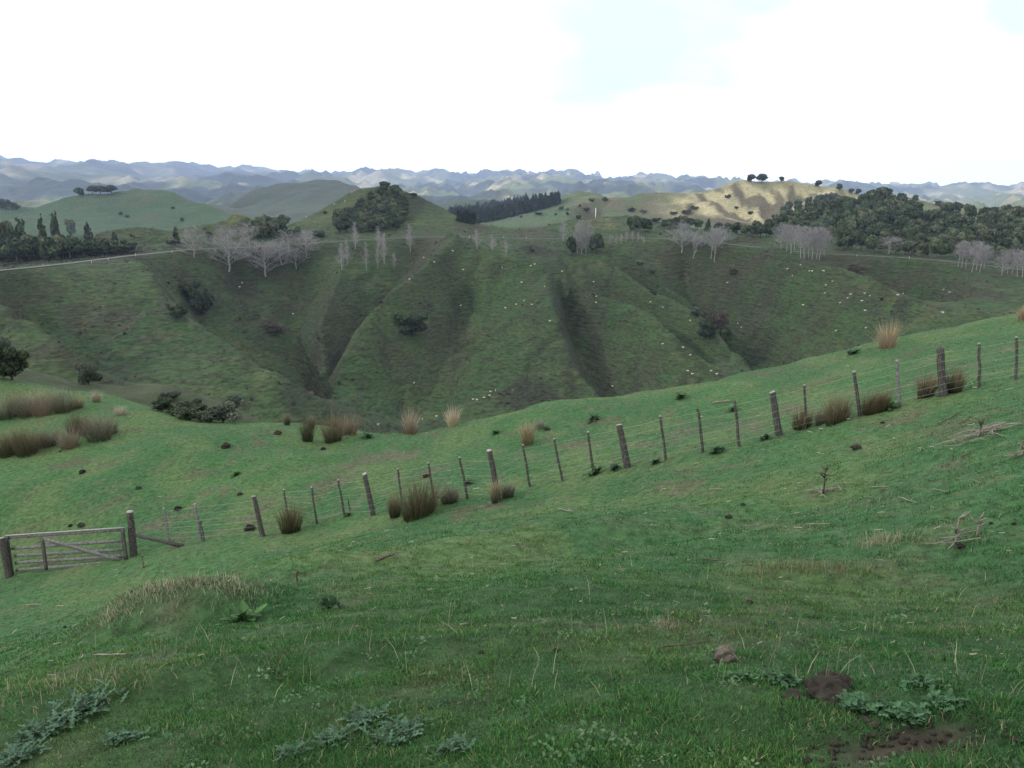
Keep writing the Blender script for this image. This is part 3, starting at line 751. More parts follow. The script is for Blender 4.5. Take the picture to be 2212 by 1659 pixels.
# ---------------------------------------------------------------- fence
POSTS = [("post", (281, 1105), (289, 1200), .135), ("batten", (354, 1098), (366, 1169), .045), ("batten", (421, 1089), (435, 1169), .06), ("stake", (433, 1125), (442, 1168), .03),
         ("post", (548, 1072), (568, 1158), .09), ("batten", (613, 1058), (622, 1112), .04), ("batten", (673, 1053), (685, 1131), .042), ("batten", (730, 1037), (745, 1116), .045),
         ("stake", (752, 1080), (756, 1104), .03),
         ("post", (787, 1024), (806, 1113), .10), ("batten", (859, 1013), (869, 1092), .042), ("batten", (925, 1000), (938, 1082), .042), ("batten", (992, 988), (1010, 1077), .045),
         ("post", (1057, 973), (1077, 1080), .10), ("batten", (1130, 961), (1145, 1051), .042), ("batten", (1197, 948), (1215, 1039), .042), ("batten", (1270, 933), (1283, 1024), .045),
         ("post", (1338, 918), (1356, 1010), .115), ("batten", (1426, 899), (1438, 993), .042), ("batten", (1507, 883), (1518, 978), .044), ("batten", (1587, 866), (1597, 964), .044),
         ("post", (1668, 847), (1683, 940), .105), ("batten", (1738, 832), (1740, 927), .04), ("batten", (1845, 803), (1858, 898), .052), ("batten", (1938, 779), (1944, 878), .045),
         ("post", (2030, 753), (2038, 855), .115), ("batten", (2115, 742), (2116, 836), .044), ("batten", (2196, 729), (2194, 820), .044), ("batten", (2290, 716), (2290, 803), .044), ("post", (2385, 690), (2388, 788), .11)]
root = bpy.data.objects.new("wire_fence", None); COL.objects.link(root)
ends = []
for kind, tp, bs, rad in POSTS:
    b = hit(*bs)
    d = depth(b)
    # measured lean, kept inside a band so that each post stays upright to within a few degrees
    t = np.array(P(tp[0], tp[1], d))
    ax = t - b; Lh = np.linalg.norm(ax); ax /= Lh
    ends.append((kind, b, ax, Lh, rad))
root.location = tuple(ends[0][1])
tag(root, "weathered post and wire fence climbing across the paddock", "fence")
o0 = Vector(ends[0][1])
for kind, b, ax, Lh, rad in ends:
    m = MB(); k = 9 if kind == "post" else 6
    fr = [-.12, 0, .2, .45, .7, .9, .985, 1.0]
    pts = []; rr_ = []
    for f in fr:
        j = .012 * (1 if 0 < f < 1 else 0)
        pts.append(Vector(b + ax * Lh * f) - o0 + Vector((random.uniform(-j, j), random.uniform(-j, j), 0)))
        rr_.append(rad * .80 * (1.12 - .18 * max(f, 0)) * (.82 if f == 1 else 1))
    m.tube(pts, rr_, k, True, .05)
    ob = m.build(kind, M_POST if kind == 'post' or random.random() < .7 else M_GATE, root)
    if kind != "stake" and random.random() < .85:          # pale lichen on the sawn top
        mc_ = MB(); mc_.tube([pts[-2] + Vector(ax) * .0, pts[-1] + Vector(ax) * .02], [rad * .83, rad * .68], k, True, .08)
        mc_.build("lichen_cap", M_LICHEN, ob)
for h in (.14, .28, .43, .58, .75, .93):
    m = MB(); prev = None
    for kind, b, ax, Lh, rad in ends:
        if kind == "stake": continue
        H = min(Lh, 1.25)
        p = Vector(b + ax * H * h) - o0 + Vector((0, -rad, 0))
        if prev is not None:
            mid_ = (prev + p) / 2 - Vector((0, 0, .012))
            m.tube([prev, mid_, p], [.0027] * 3, 4, False)
        prev = p
    m.build("wire", M_WIRE, root)
# the fallen stay leaning from the gate post
a = np.array(P(296, 1157, depth(ends[0][1]) - .05)); b = hit(395, 1180)
m = MB(); m.tube([Vector(a) - o0, Vector((a + b) / 2) - o0 + Vector((0, 0, .02)), Vector(b) - o0], [.055, .06, .065], 7, True, .1)
m.build("stay", M_POST, root)

# ---------------------------------------------------------------- gate and its far post
bl, br = hit(29, 1240), hit(274, 1208)
dl, dr = depth(bl), depth(br)
gate = bpy.data.objects.new("farm_gate", None); COL.objects.link(gate); gate.location = tuple((bl + br) / 2)
tag(gate, "old grey five bar timber gate with a diagonal brace", "gate")
g0 = Vector((bl + br) / 2)
def gp(u, v):
    f = (u - 29) / (274 - 29)
    return Vector(P(u, v, dl + (dr - dl) * f)) - g0
along = (gp(274, 1207) - gp(29, 1241)).normalized(); upv = (gp(92, 1161) - gp(102, 1230)).normalized()
gn = along.cross(upv).normalized()
if gn.y > 0: gn = -gn                                    # towards the viewer
for (ua, va, ub, vb, w) in ((14, 1161, 268, 1143, .11), (25, 1185, 264, 1168, .10), (31, 1201, 266, 1187, .10), (32, 1216, 268, 1201, .10), (34, 1232, 268, 1213, .10)):
    m = MB(); m.board(gp(ua, va), gp(ub, vb), w, .026, upv, .004); m.build("rail", M_GATE, gate)
m = MB(); m.board(gp(12, 1157) - gn * .01, gp(269, 1139.5) - gn * .01, .10, .03, gn, .003); m.build("cap_rail", M_LICHEN, gate)
for (ua, va, ub, vb, w) in ((17, 1160, 28, 1242, .15), (93, 1163, 102, 1231, .13), (266, 1141, 274, 1208, .13)):
    m = MB(); m.board(gp(ua, va) + gn * .034, gp(ub, vb) + gn * .034, w, .036, along, .005); m.build("stile", M_POST, gate)
m = MB(); m.board(gp(99, 1163) + gn * .072, gp(262, 1209) + gn * .072, .12, .03, upv, .004); m.build("brace", M_GATE, gate)
b = hit(20, 1246); t = np.array(P(3, 1162, depth(b))); ax = t - b
m = MB(); m.tube([Vector(ax * f) for f in (-.12, 0, .3, .6, .95, 1)], [.12, .115, .11, .108, .105, .09], 9, True, .08)
o = m.build("gate_post", M_POST); o.location = tuple(b)
tag(o, "thick dark timber post at the latch end of the gate", "post")
mc_ = MB(); mc_.tube([Vector(ax * .985), Vector(ax * 1.015)], [.108, .095], 9, True, .06); mc_.build("lichen_cap", M_LICHEN, o)

# ---------------------------------------------------------------- blades (grass, rushes)
def blades(B, lean, ln, wd, c0, c1, bend=.5, az=None):
    """B (n,3) roots; lean (n,2) horizontal offset of the tip as a share of length; returns V,F4,F3,col"""
    n = len(B)
    if az is None: az = RNG.uniform(0, math.pi * 2, n)
    side = np.stack([np.cos(az), np.sin(az), np.zeros(n)], 1) * wd[:, None] * .5
    up = np.sqrt(np.clip(1 - (lean ** 2).sum(1), .05, 1))
    mid_ = B + np.concatenate([lean * (.5 - .25 * bend), (up * .56)[:, None]], 1) * ln[:, None]
    tip = B + np.concatenate([lean, up[:, None]], 1) * ln[:, None]
    V = np.stack([B - side, B + side, mid_ + side * .8, mid_ - side * .8, tip], 1).reshape(-1, 3)
    k = np.arange(n)[:, None] * 5
    F4 = k + np.array([[0, 1, 2, 3]]); F3 = k + np.array([[3, 2, 4]])
    cm = (c0 + c1) / 2
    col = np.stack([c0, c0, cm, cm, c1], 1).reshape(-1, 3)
    return V, F4, F3, col

def tussock(name, base, w, h, n, cb, ct, seed, spread=.35, width=.007, droop=.3, topvar=.35):
    r = np.random.default_rng(seed)
    an = r.uniform(0, 2 * math.pi, n); rad = np.sqrt(r.uniform(0, 1, n))
    bx = np.cos(an) * rad * w * .26; by = np.sin(an) * rad * w * .26
    B = np.stack([bx, by, np.zeros(n)], 1)
    B[:, 2] = F_NEAR(base[0] + bx, base[1] + by) - base[2] - .02
    ln = h * (1 - (topvar + .15) * r.uniform(0, 1, n) ** 1.1) * (1.0 - .25 * rad ** 2) * 1.06
    lean = np.stack([np.cos(an), np.sin(an)], 1) * (rad * w * .34 / h * 1.1)[:, None] + r.normal(0, spread * .26, (n, 2))
    lean += np.array([r.normal(0, .06), 0])
    s = np.linalg.norm(lean, axis=1); lean *= (np.minimum(s, .9) / np.maximum(s, 1e-6))[:, None]
    cb = np.array(cb) * r.uniform(.7, 1.5, (n, 1)); ct = np.array(ct) * r.uniform(.6, 1.75, (n, 1))
    V, F4, F3, col = blades(B, lean, ln, width * r.uniform(.7, 1.5, n), cb, ct, droop)
    me = mk_mesh(name, V, [F4, F3], col)
    return link(name, me, M_RUSH, None, tuple(base))

GRN = (.022, .032, .012); BRN = (.20, .155, .10); DBR = (.135, .102, .062); STR = (.36, .29, .19); PAL = (.42, .37, .29); GRY = (.21, .19, .15)
RUSH = [  # u, v base, width, height, tip colour, base colour, label
    (628, 1150, 64, 76, DBR, GRN, "rounded dark brown rush clump on the near side of the fence below two battens"),
    (905, 1114, 112, 92, DBR, GRN, "widest dark brown rush clump hiding the fence battens"),
    (853, 1116, 34, 60, BRN, GRN, "small brown rush tuft against the left flank of the widest clump"),
    (972, 1086, 52, 46, GRY, GRN, "sparse grey green rush tuft leaning off the widest clump"),
    (1069, 1086, 22, 58, STR, GRN, "thin straw coloured rush tuft at the foot of a leaning post"),
    (1097, 1074, 40, 38, GRY, (.03, .055, .02), "low green rush tuft just beyond a leaning fence post"),
    (665, 953, 36, 58, (.075, .07, .035), GRN, "upright dark green rush clump on the crest beside a bigger brown one"),
    (720, 953, 60, 70, BRN, GRN, "big brown rush clump leaning on the crest of the paddock"),
    (752, 938, 60, 52, GRY, DBR, "grey brown rush tuft behind the big crest clump"),
    (620, 918, 18, 34, GRY, GRN, "tiny grey rush tuft alone on the crest edge"),
    (672, 926, 20, 36, GRY, GRN, "faint rush tuft behind the dark green crest clump"),
    (886, 926, 46, 60, PAL, DBR, "pale spiky rush tuft with a dark heart on the skyline of the paddock"),
    (979, 913, 34, 48, PAL, STR, "pale straw rush tuft slanting on the paddock crest"),
    (1140, 961, 36, 60, STR, (.12, .10, .04), "tan rush tuft standing alone between crest and fence"),
    (1165, 925, 24, 22, GRY, GRY, "low grey tuft behind the lone tan rush tuft"),
    (1916, 750, 54, 68, STR, BRN, "large pale fan shaped rush clump on the upper crest"),
    (2207, 692, 22, 36, STR, BRN, "small straw rush tuft at the top end of the crest"),
    (1732, 925, 52, 54, BRN, GRN, "red brown rush clump by the first batten past the stout leaning post"),
    (1772, 916, 34, 40, GRY, GRN, "short greyish rush tuft between two red brown fence clumps"),
    (1806, 914, 70, 74, BRN, GRN, "tall red brown rush clump seen through the fence wires"),
    (1878, 894, 46, 54, DBR, GRN, "dark rush clump beside a green dock under the fence"),
    (1906, 888, 36, 52, DBR, GRN, "dark narrow rush clump touching the batten above the green dock"),
    (1998, 858, 50, 64, BRN, GRN, "reddish rush clump left against the highest stout post"),
    (2060, 848, 50, 66, BRN, GRN, "reddish rush clump behind the highest stout post"),
    (18, 902, 50, 50, GRY, GRN, "grey green rush clump at the outer edge of the knoll"),
    (62, 898, 46, 54, GRY, (.05, .05, .025), "dull brown rush clump in the upper row on the knoll"),
    (95, 896, 48, 56, GRY, DBR, "broad dull rush clump in the middle of the knoll's upper row"),
    (138, 890, 44, 54, GRY, GRN, "greyish rush clump fourth along the knoll's upper row"),
    (166, 882, 30, 36, STR, GRN, "straw tinged rush clump ending the knoll's upper row"),
    (208, 868, 24, 30, PAL, DBR, "pale tuft on the lip of the knoll"),
    (18, 984, 44, 60, DBR, GRN, "dark rush clump at the lower edge of the knoll"),
    (58, 982, 52, 64, DBR, GRN, "dark brown rush clump second in the knoll's lower row"),
    (108, 962, 44, 44, GRY, GRN, "thin greyish rush clump between two dark ones below the knoll"),
    (152, 966, 46, 54, GRY, DBR, "dull rush clump above a black clod on the knoll"),
    (168, 932, 50, 48, DBR, GRN, "dark rush clump behind the lower row on the knoll"),
    (215, 950, 58, 56, GRY, GRN, "grey rush clump nearest the fence on the knoll"),
    (238, 936, 36, 40, GRY, GRN, "small rush clump ending the lower row on the knoll"),
    (38, 893, 44, 50, BRN, GRN, "tan rush clump wedged between the first two of the knoll's upper row"),
    (78, 888, 44, 46, STR, DBR, "bleached rush clump at the back of the knoll's upper row"),
    (118, 884, 44, 44, BRN, DBR, "tan rush clump at the back of the knoll's upper row, past the bleached one"),
    (38, 972, 44, 52, BRN, GRN, "tan rush clump filling the gap in the knoll's lower row"),
    (84, 966, 44, 48, GRY, DBR, "shaggy grey rush clump behind the dark brown one in the knoll's lower row"),
    (192, 938, 44, 46, BRN, GRN, "tan rush clump joining the two ends of the knoll's lower row"),
    (262, 895, 26, 20, PAL, GRY, "low bleached tuft on the edge dropping off the knoll"),
]
def near_hit(u, v):
    for dv in range(0, 24):
        p = hit(u, v + dv)
        if p is not None and depth(p) < 60: return p
for i, (u, v, w, h, ct, cb, lab) in enumerate(RUSH):
    p = near_hit(u, v); s = mpp(p); ct = tuple(.82 * q for q in ct)
    if u == 1916: kw = dict(spread=.85, topvar=.5)
    elif ct is PAL: kw = dict(spread=.6, topvar=.45)
    elif u < 270: kw = dict(spread=.95, topvar=.6)
    else: kw = dict(spread=.66, topvar=.42)
    if u < 270 and v > 875: w *= 1.3; h *= 1.15
    o = tussock("rush_clump", p, w * s * 1.12, h * s * 1.12, int(200 + 4.2 * w), cb, ct, 300 + i, width=.0085, **kw)
    tag(o, lab, "rush clump", "rush clumps in the paddock")

# ---------------------------------------------------------------- pasture grass
def grass_patch(n, r0, r1, seed):
    r = np.random.default_rng(seed)
    R = r0 * (r1 / r0) ** r.uniform(0, 1, n); T = r.uniform(-.72, .72, n)
    x = R * np.sin(T); y = R * np.cos(T)
    tuft = fbm(x / .38, y / .38, 201, 2)
    keep = r.uniform(-.9, .9, n) < tuft + .55
    keep &= r.uniform(0, 1, n) > soil_mask(x, y) * 1.1
    x, y, R, tuft = x[keep], y[keep], R[keep], tuft[keep]; n = len(x)
    z = F_NEAR(x, y)
    patch = fbm(x / 2.3, y / 2.3, 203, 3)
    ln = (.026 + .026 * sstep(-.3, .7, tuft) + .026 * sstep(.1, .7, patch) * sstep(9, 4, R)) * r.uniform(.55, 1.25, n) * np.clip(1.15 - R / 60, .7, 1)
    wd = .0033 * np.maximum(1, R / 4.6) ** .95 * r.uniform(.7, 1.4, n)
    lean = r.normal(0, .52, (n, 2)) + np.array([-.10, -.15])
    s = np.linalg.norm(lean, axis=1); lean *= (np.minimum(s, .93) / np.maximum(s, 1e-6))[:, None]
    c = near_colour(x, y) * np.array((1.24, 1.54, 1.26)) * r.uniform(.35, 1.8, (n, 1))
    c = lerp(c, np.array((.036, .098, .036)), .5 * sstep(.0, .6, patch) * sstep(11, 4, R))
    straw = r.uniform(0, 1, n) < .035 + .05 * sstep(.3, .8, fbm(x / 1.5, y / 1.5, 207, 3))
    c = np.where(straw[:, None], np.array((.30, .27, .16)) * r.uniform(.6, 1.2, (n, 1)), c)
    c0 = c * .5; c1 = c * np.array((1.4, 1.32, 1.2))  # roots darkened to paint in the shade between blades
    return blades(np.stack([x, y, z - .004], 1), lean, ln, wd, c0, c1)
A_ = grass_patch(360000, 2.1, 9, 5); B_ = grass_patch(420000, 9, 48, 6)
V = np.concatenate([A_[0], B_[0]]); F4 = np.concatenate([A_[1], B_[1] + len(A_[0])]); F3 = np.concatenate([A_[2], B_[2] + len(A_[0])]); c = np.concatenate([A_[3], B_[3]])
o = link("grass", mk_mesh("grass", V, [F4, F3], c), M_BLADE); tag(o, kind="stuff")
# longer bleached grass: on the hump, on low banks, and loose stalks
def dry_patch(pts, n, sx, sy, hmin, hmax, seed, cl=(.33, .29, .19)):
    r = np.random.default_rng(seed); B = []
    for (u, v) in pts:
        p = hit(u, v); B.append(np.stack([p[0] + r.normal(0, sx, n), p[1] + r.normal(0, sy, n)], 1))
    B = np.concatenate(B); m = len(B)
    B = np.concatenate([B, F_NEAR(B[:, 0], B[:, 1])[:, None] - .01], 1)
    lean = r.normal(0, .34, (m, 2)); s = np.linalg.norm(lean, axis=1); lean *= (np.minimum(s, .9) / np.maximum(s, 1e-6))[:, None]
    ccc = np.array(cl) * r.uniform(.45, 1.35, (m, 1))
    return blades(B, lean, r.uniform(hmin, hmax, m), .0042 * r.uniform(.7, 1.4, m), ccc * .8, ccc)
parts = [dry_patch([(850, 985), (900, 990), (700, 1052), (930, 1020), (1480, 935), (1530, 925), (1700, 880), (1600, 915), (1250, 960), (335, 1140), (540, 1122), (2080, 1010), (1900, 1085), (1400, 960)], 60, .55, .35, .05, .20, 11, (.24, .215, .16)),
         dry_patch([(232, 1332), (270, 1305), (300, 1288), (330, 1275), (365, 1266), (400, 1262), (440, 1258), (480, 1258), (515, 1270), (250, 1318), (285, 1296), (348, 1270), (460, 1257), (545, 1282), (500, 1275), (380, 1280), (300, 1310)], 95, .13, .09, .03, .11, 1, (.34, .32, .22)),
         dry_patch([(100, 1490), (150, 1470), (190, 1450), (60, 1500), (230, 1465), (300, 1460)], 40, .22, .12, .04, .11, 2, (.27, .25, .16)),
         dry_patch([(1650, 1238), (1700, 1230), (1750, 1226), (1800, 1228), (1850, 1235)], 130, .22, .10, .05, .14, 3, (.20, .19, .11)),
         dry_patch([(1870, 1180), (1900, 1172), (1930, 1170)], 70, .12, .08, .07, .2, 4),
         dry_patch([(1435, 1350), (1440, 1358)], 60, .04, .03, .03, .09, 5),
         dry_patch([(RNG.uniform(60, 2180), RNG.uniform(1180, 1500)) for _ in range(240)], 2, .12, .12, .06, .22, 6, (.27, .27, .17)),
         dry_patch([(RNG.uniform(0, 2212), RNG.uniform(880, 1180)) for _ in range(0)] or [(900, 1000)], 8, 3, 2, .05, .1, 7)]
Vs, q4, q3, cs, n0 = [], [], [], [], 0
for V, F4, F3, c in parts:
    Vs.append(V); q4.append(F4 + n0); q3.append(F3 + n0); cs.append(c); n0 += len(V)
o = link("dry_grass", mk_mesh("dry_grass", np.concatenate(Vs), [np.concatenate(q4), np.concatenate(q3)], np.concatenate(cs)), M_BLADE); tag(o, kind="stuff")
# pale bark chips and stalk ends littering the slope
r = np.random.default_rng(77); n = 900
R = 4.5 * (34 / 4.5) ** r.uniform(0, 1, n); T = r.uniform(-.62, .70, n); T = np.where(r.uniform(0, 1, n) < .35, r.uniform(.1, .68, n), T)
x = R * np.sin(T); y = R * np.cos(T); z = F_NEAR(x, y) + .03
an = r.uniform(0, math.pi, n); ln = r.uniform(.03, .16, n) * np.clip(R / 14, .35, 1.2); wd = r.uniform(.006, .016, n) * np.clip(R / 14, .5, 1.4)
d = np.stack([np.cos(an), np.sin(an) * .8, r.normal(0, .12, n)], 1) * ln[:, None] * .5; sd = np.stack([-np.sin(an) * .5, np.cos(an) * .5, np.full(n, .85)], 1) * wd[:, None] * .5
B = np.stack([x, y, z], 1); sg = r.normal(0, .12, (n, 1)) * d[:, [1, 0, 2]]
V = np.stack([B - d - sd, B - sd + sg, B + d * 1.0 - sd, B + d + sd, B + sd + sg, B - d + sd], 1).reshape(-1, 3); k = np.arange(n)[:, None] * 6
F4 = np.concatenate([k + np.array([[0, 1, 4, 5]]), k + np.array([[1, 2, 3, 4]])])
c = np.repeat(np.array((.36, .33, .25)) * r.uniform(.35, 1.25, (n, 1)), 6, axis=0)
o = link("dry_litter", mk_mesh("dry_litter", V, [F4], c), M_BLADE); tag(o, kind="stuff")

# ---------------------------------------------------------------- weeds
def rosette(name, p, n, length, width, jag, c, seed, upness=.35, scatter=0.0):
    r = np.random.default_rng(seed); V = []; F = []; cs = []
    for i in range(n):
        an = 2.4 * i + r.uniform(-.4, .4); L_ = length * r.uniform(.5, 1.1); el = upness * r.uniform(.3, 1.7)
        dx, dy = math.cos(an), math.sin(an); sx, sy = -dy, dx
        ox_, oy_ = r.normal(0, scatter * length, 2)
        seg = 7 if jag < .5 else 9; base = len(V); cc = np.array(c) * r.uniform(.6, 1.35); tw = r.uniform(-.5, .5)
        for k in range(seg + 1):
            t = k / seg; rr = L_ * t * math.cos(el * (1 - .4 * t)); zz = L_ * (t * math.sin(el) - .55 * t * t * math.sin(el) * (1 if i % 3 else .3)) + .01
            wv = width * r.uniform(.85, 1.15) * (math.sin(math.pi * min(1, t * .93 + .05)) ** .7) * (1 - jag * (k % 2) * .75) * .5
            gx_, gy_ = dx * rr + ox_, dy * rr + oy_; gz = F_NEAR(p[0] + gx_, p[1] + gy_) - p[2]
            for s_ in (-1, 0, 1):
                V.append((gx_ + sx * wv * s_, gy_ + sy * wv * s_, float(gz) + max(zz, .008) + .18 * abs(s_) * wv * (1 + jag) + tw * s_ * wv * .4 + (r.uniform(-.22, .35) * wv if jag > .5 else 0)))
                cs.append(cc * (1.25 if s_ == 0 else 1) * (.8 + .4 * t))
        for k in range(seg):
            a = base + k * 3
            F += [(a, a + 1, a + 4, a + 3), (a + 1, a + 2, a + 5, a + 4)]
    return link(name, mk_mesh(name, np.array(V), [np.array(F)], np.array(cs)), M_WEED, None, tuple(p))
DOCK = (.030, .070, .022); DOCKD = (.022, .05, .022); TH = (.072, .125, .088)
for i, (u, v, w, c, lab) in enumerate([
    (530, 1338, 100, DOCK, "leafy green dock on the shoulder of the grassy hump"), (715, 1312, 84, DOCKD, "dark low dock beside the hump and nearer the middle"),
    (1012, 1045, 36, DOCKD, "dark dock just behind the fence near a leaning post"), (752, 1114, 26, DOCK, "small dock at the foot of a fence batten"),
    (1285, 1026, 56, DOCKD, "dark dock patch at the batten before the stout post"), (1325, 1016, 44, DOCKD, "dark dock patch hugging the stout leaning post"),
    (1548, 978, 52, DOCKD, "dark dock patch between two battens up the fence"), (1652, 950, 40, DOCKD, "dark dock left of the stout post with red brown rushes after it"),
    (1924, 884, 54, DOCK, "bright green dock under the fence among dark rushes"), (1582, 888, 38, DOCK, "spiky dock behind the batten tops on the upper strip"),
    (1282, 908, 44, DOCKD, "dark weed with one tall dry stalk near the crest"), (1468, 862, 50, DOCK, "bushy green weed on the crest edge"),
    (795, 946, 38, DOCKD, "dark weed right of the big crest rush clump"), (1070, 938, 30, DOCKD, "small dark weed near the crest behind a post"),
    (508, 1028, 34, DOCK, "flat green weed on the open slope behind the fence"), (1415, 1002, 40, DOCKD, "low weed below a mossy hummock on the fence line"),
    (1840, 765, 40, DOCKD, "low weed on the crest left of the pale fan shaped rush")]):
    p = near_hit(u, v); s = mpp(p)
    o = rosette("dock_weed", p, 18 if w > 80 else 22, w * s * .46, w * s * (.19 if w > 80 else .18), .15, np.array(c) * 1.1, 400 + i, 1.0, .18)
    tag(o, lab, "weed", "docks and weeds in the pasture")
for i, (u, v, w, lab) in enumerate([
    (95, 1585, 130, "grey green thistle rosette in the bottom corner below the dry bank"), (190, 1535, 110, "frosty thistle rosette above the corner one"),
    (40, 1640, 120, "thistle rosette cut by the picture edge in the grass corner"), (270, 1600, 90, "small thistle rosette beside the grassy corner patch"),
    (790, 1560, 110, "pale thistle rosette with crinkled leaves left of the middle"), (860, 1592, 120, "blue grey thistle rosette below the crinkled one"),
    (720, 1600, 90, "thistle rosette left of the blue grey one"), (980, 1620, 90, "darker thistle rosette at the bottom right of the blue grey one"),
    (640, 1630, 100, "ragged thistle rosette at the lower edge of the grass"),
    (1860, 1530, 110, "broad leaved thistle at the lower side of the earth mound"), (1950, 1545, 110, "broad leaved thistle above the bare soil scrape"),
    (2030, 1520, 90, "thistle rosette over the far end of the bare soil"), (1690, 1475, 90, "thistle rosette left of the earth mound"),
    (1990, 1480, 80, "small pale thistle beyond the bare soil scrape"), (1600, 1465, 60, "little thistle below the round clay clod")]):
    p = hit(u, v); s = mpp(p)
    o = rosette("thistle", p, 95, w * s * (.34 if u < 1500 else .30), w * s * (.11 if u < 1500 else .16), 1.05 if u < 1500 else .7, (.042, .082, .048) if u < 1500 else (.034, .078, .036), 450 + i, .8, .55)
    tag(o, lab, "thistle", "thistle rosettes in the foreground")

# ---------------------------------------------------------------- clods, droppings, mound
def clod(name, p, rx, ry, rz, mat, seed, rough=.3, sub=4, sink=.25):
    n1, n2 = 8 * sub, 5 * sub; V = []
    for j in range(n2 + 1):
        ph = -math.pi / 2 + math.pi * j / n2
        for i in range(n1):
            a = 2 * math.pi * i / n1
            V.append((math.cos(a) * math.cos(ph), math.sin(a) * math.cos(ph), math.sin(ph)))
    V = np.array(V); f = 1 + rough * fbm(V[:, 0] * 1.6 + seed, V[:, 1] * 1.6 + V[:, 2] * 1.3, seed, 4)
    V = V * f[:, None] * np.array((rx, ry, rz)); V[:, 2] += rz * (1 - 2 * sink)
    F = [(j * n1 + i, j * n1 + (i + 1) % n1, (j + 1) * n1 + (i + 1) % n1, (j + 1) * n1 + i) for j in range(n2) for i in range(n1)]
    return link(name, mk_mesh(name, V, [np.array(F)], None, True), mat, None, tuple(p))
p = hit(1566, 1428); s = mpp(p)
tag(clod("clay_clod", p, 23 * s, 20 * s, 19 * s, M_DRYCLOD, 3, .30, 5, .1), "round pale grey clod of dried clay on the grass", "clod")
p = hit(1788, 1500); s = mpp(p); md = MB()
for (du, dv, w, h, sd) in ((0, 0, 44, 26, 1), (-24, -12, 26, 20, 2), (30, -14, 25, 22, 3), (4, -26, 30, 18, 5), (12, 14, 34, 16, 6), (-70, 12, 26, 13, 7)):
    q = hit(1788 + du, 1500 + dv)
    n1, n2 = 26, 16
    V = np.array([(math.cos(2 * math.pi * i / n1) * math.cos(ph), math.sin(2 * math.pi * i / n1) * math.cos(ph), math.sin(ph)) for ph in (-math.pi / 2 + math.pi * j / n2 for j in range(n2 + 1)) for i in range(n1)])
    V = V * (1 + .34 * fbm(V[:, 0] * 2.2 + sd, V[:, 1] * 2.2 + V[:, 2], sd, 4))[:, None] * np.array((w * s, w * s * .8, h * s)) + (q - p) + np.array((0, 0, h * s * .3))
    md.add(V, [(j * n1 + i, j * n1 + (i + 1) % n1, (j + 1) * n1 + (i + 1) % n1, (j + 1) * n1 + i) for j in range(n2) for i in range(n1)])
o = md.build("earth_mound", M_SOIL, None, True); o.location = tuple(p)
tag(o, "lumpy mound of dug dark earth among thistles", "earth mound")
for i, (u, v, w, br, lab) in enumerate([
    (1040, 1412, 9, 0, "small black dropping in the grass right of the middle foreground"), (1203, 1408, 13, 0, "black clod beside a tiny pale flower stalk"),
    (1618, 1304, 13, 1, "brown clod alone above the round clay clod"), (2077, 1184, 14, 0, "shiny black clod under a pale dead stem"),
    (2141, 1132, 7, 0, "small black dropping below the twiggy stem, nearer of two"), (2190, 1134, 8, 0, "small black dropping near the picture edge"),
    (1850, 972, 17, 1, "dark mole hill like clod below the fence's dock"), (1574, 1119, 11, 1, "dark brown clod on the mid slope below the standing dead stalk"),
    (1907, 915, 7, 0, "black dropping just below the fence rushes"), (1605, 1092, 8, 0, "dark dropping beside a pale stick on the mid slope"),
    (178, 1022, 11, 0, "black clod on the open slope above the gate"), (114, 961, 13, 0, "black clod at the foot of the knoll's rushes"),
    (299, 1056, 9, 1, "brown clod above the strainer post"), (518, 1069, 9, 1, "brown clod left of the second stout post"),
    (488, 967, 15, 1, "crumbly brown clod high on the slope"), (384, 1101, 12, 0, "black clod behind the first batten"),
    (175, 1137, 12, 1, "brown clod just over the gate's top rail"), (152, 1137, 7, 0, "small black dropping left of the brown clod over the gate"),
    (540, 1144, 17, 0, "large black clod at the foot of the second stout post"), (131, 976, 4, 0, "tiny black dropping under the knoll"),
    (920, 1031, 11, 0, "black clod behind the widest rush clump"), (698, 972, 9, 0, "dark clod below the big crest rush clump"),
    (600, 938, 12, 1, "brown earth clod left of the crest rushes"), (140, 1356, 6, 0, "black dropping below the gate near the hump"),
    (1181, 928, 10, 1, "brown clod right of the lone tan rush tuft"), (1005, 1475, 6, 0, "small dark clod low in the middle grass"),
    (1262, 1455, 8, 1, "brownish clod in the grass left of the stick"), (1650, 1440, 5, 0, "tiny dark dropping right of the clay clod")]):
    p = near_hit(u, v); s = mpp(p)
    o = clod("clod", p, w * s * .62, w * s * .5, w * s * .42, M_SOIL if br else M_DUNG, 20 + i, .38, 3, .2)
    tag(o, lab, "clod", "clods and droppings in the paddock")

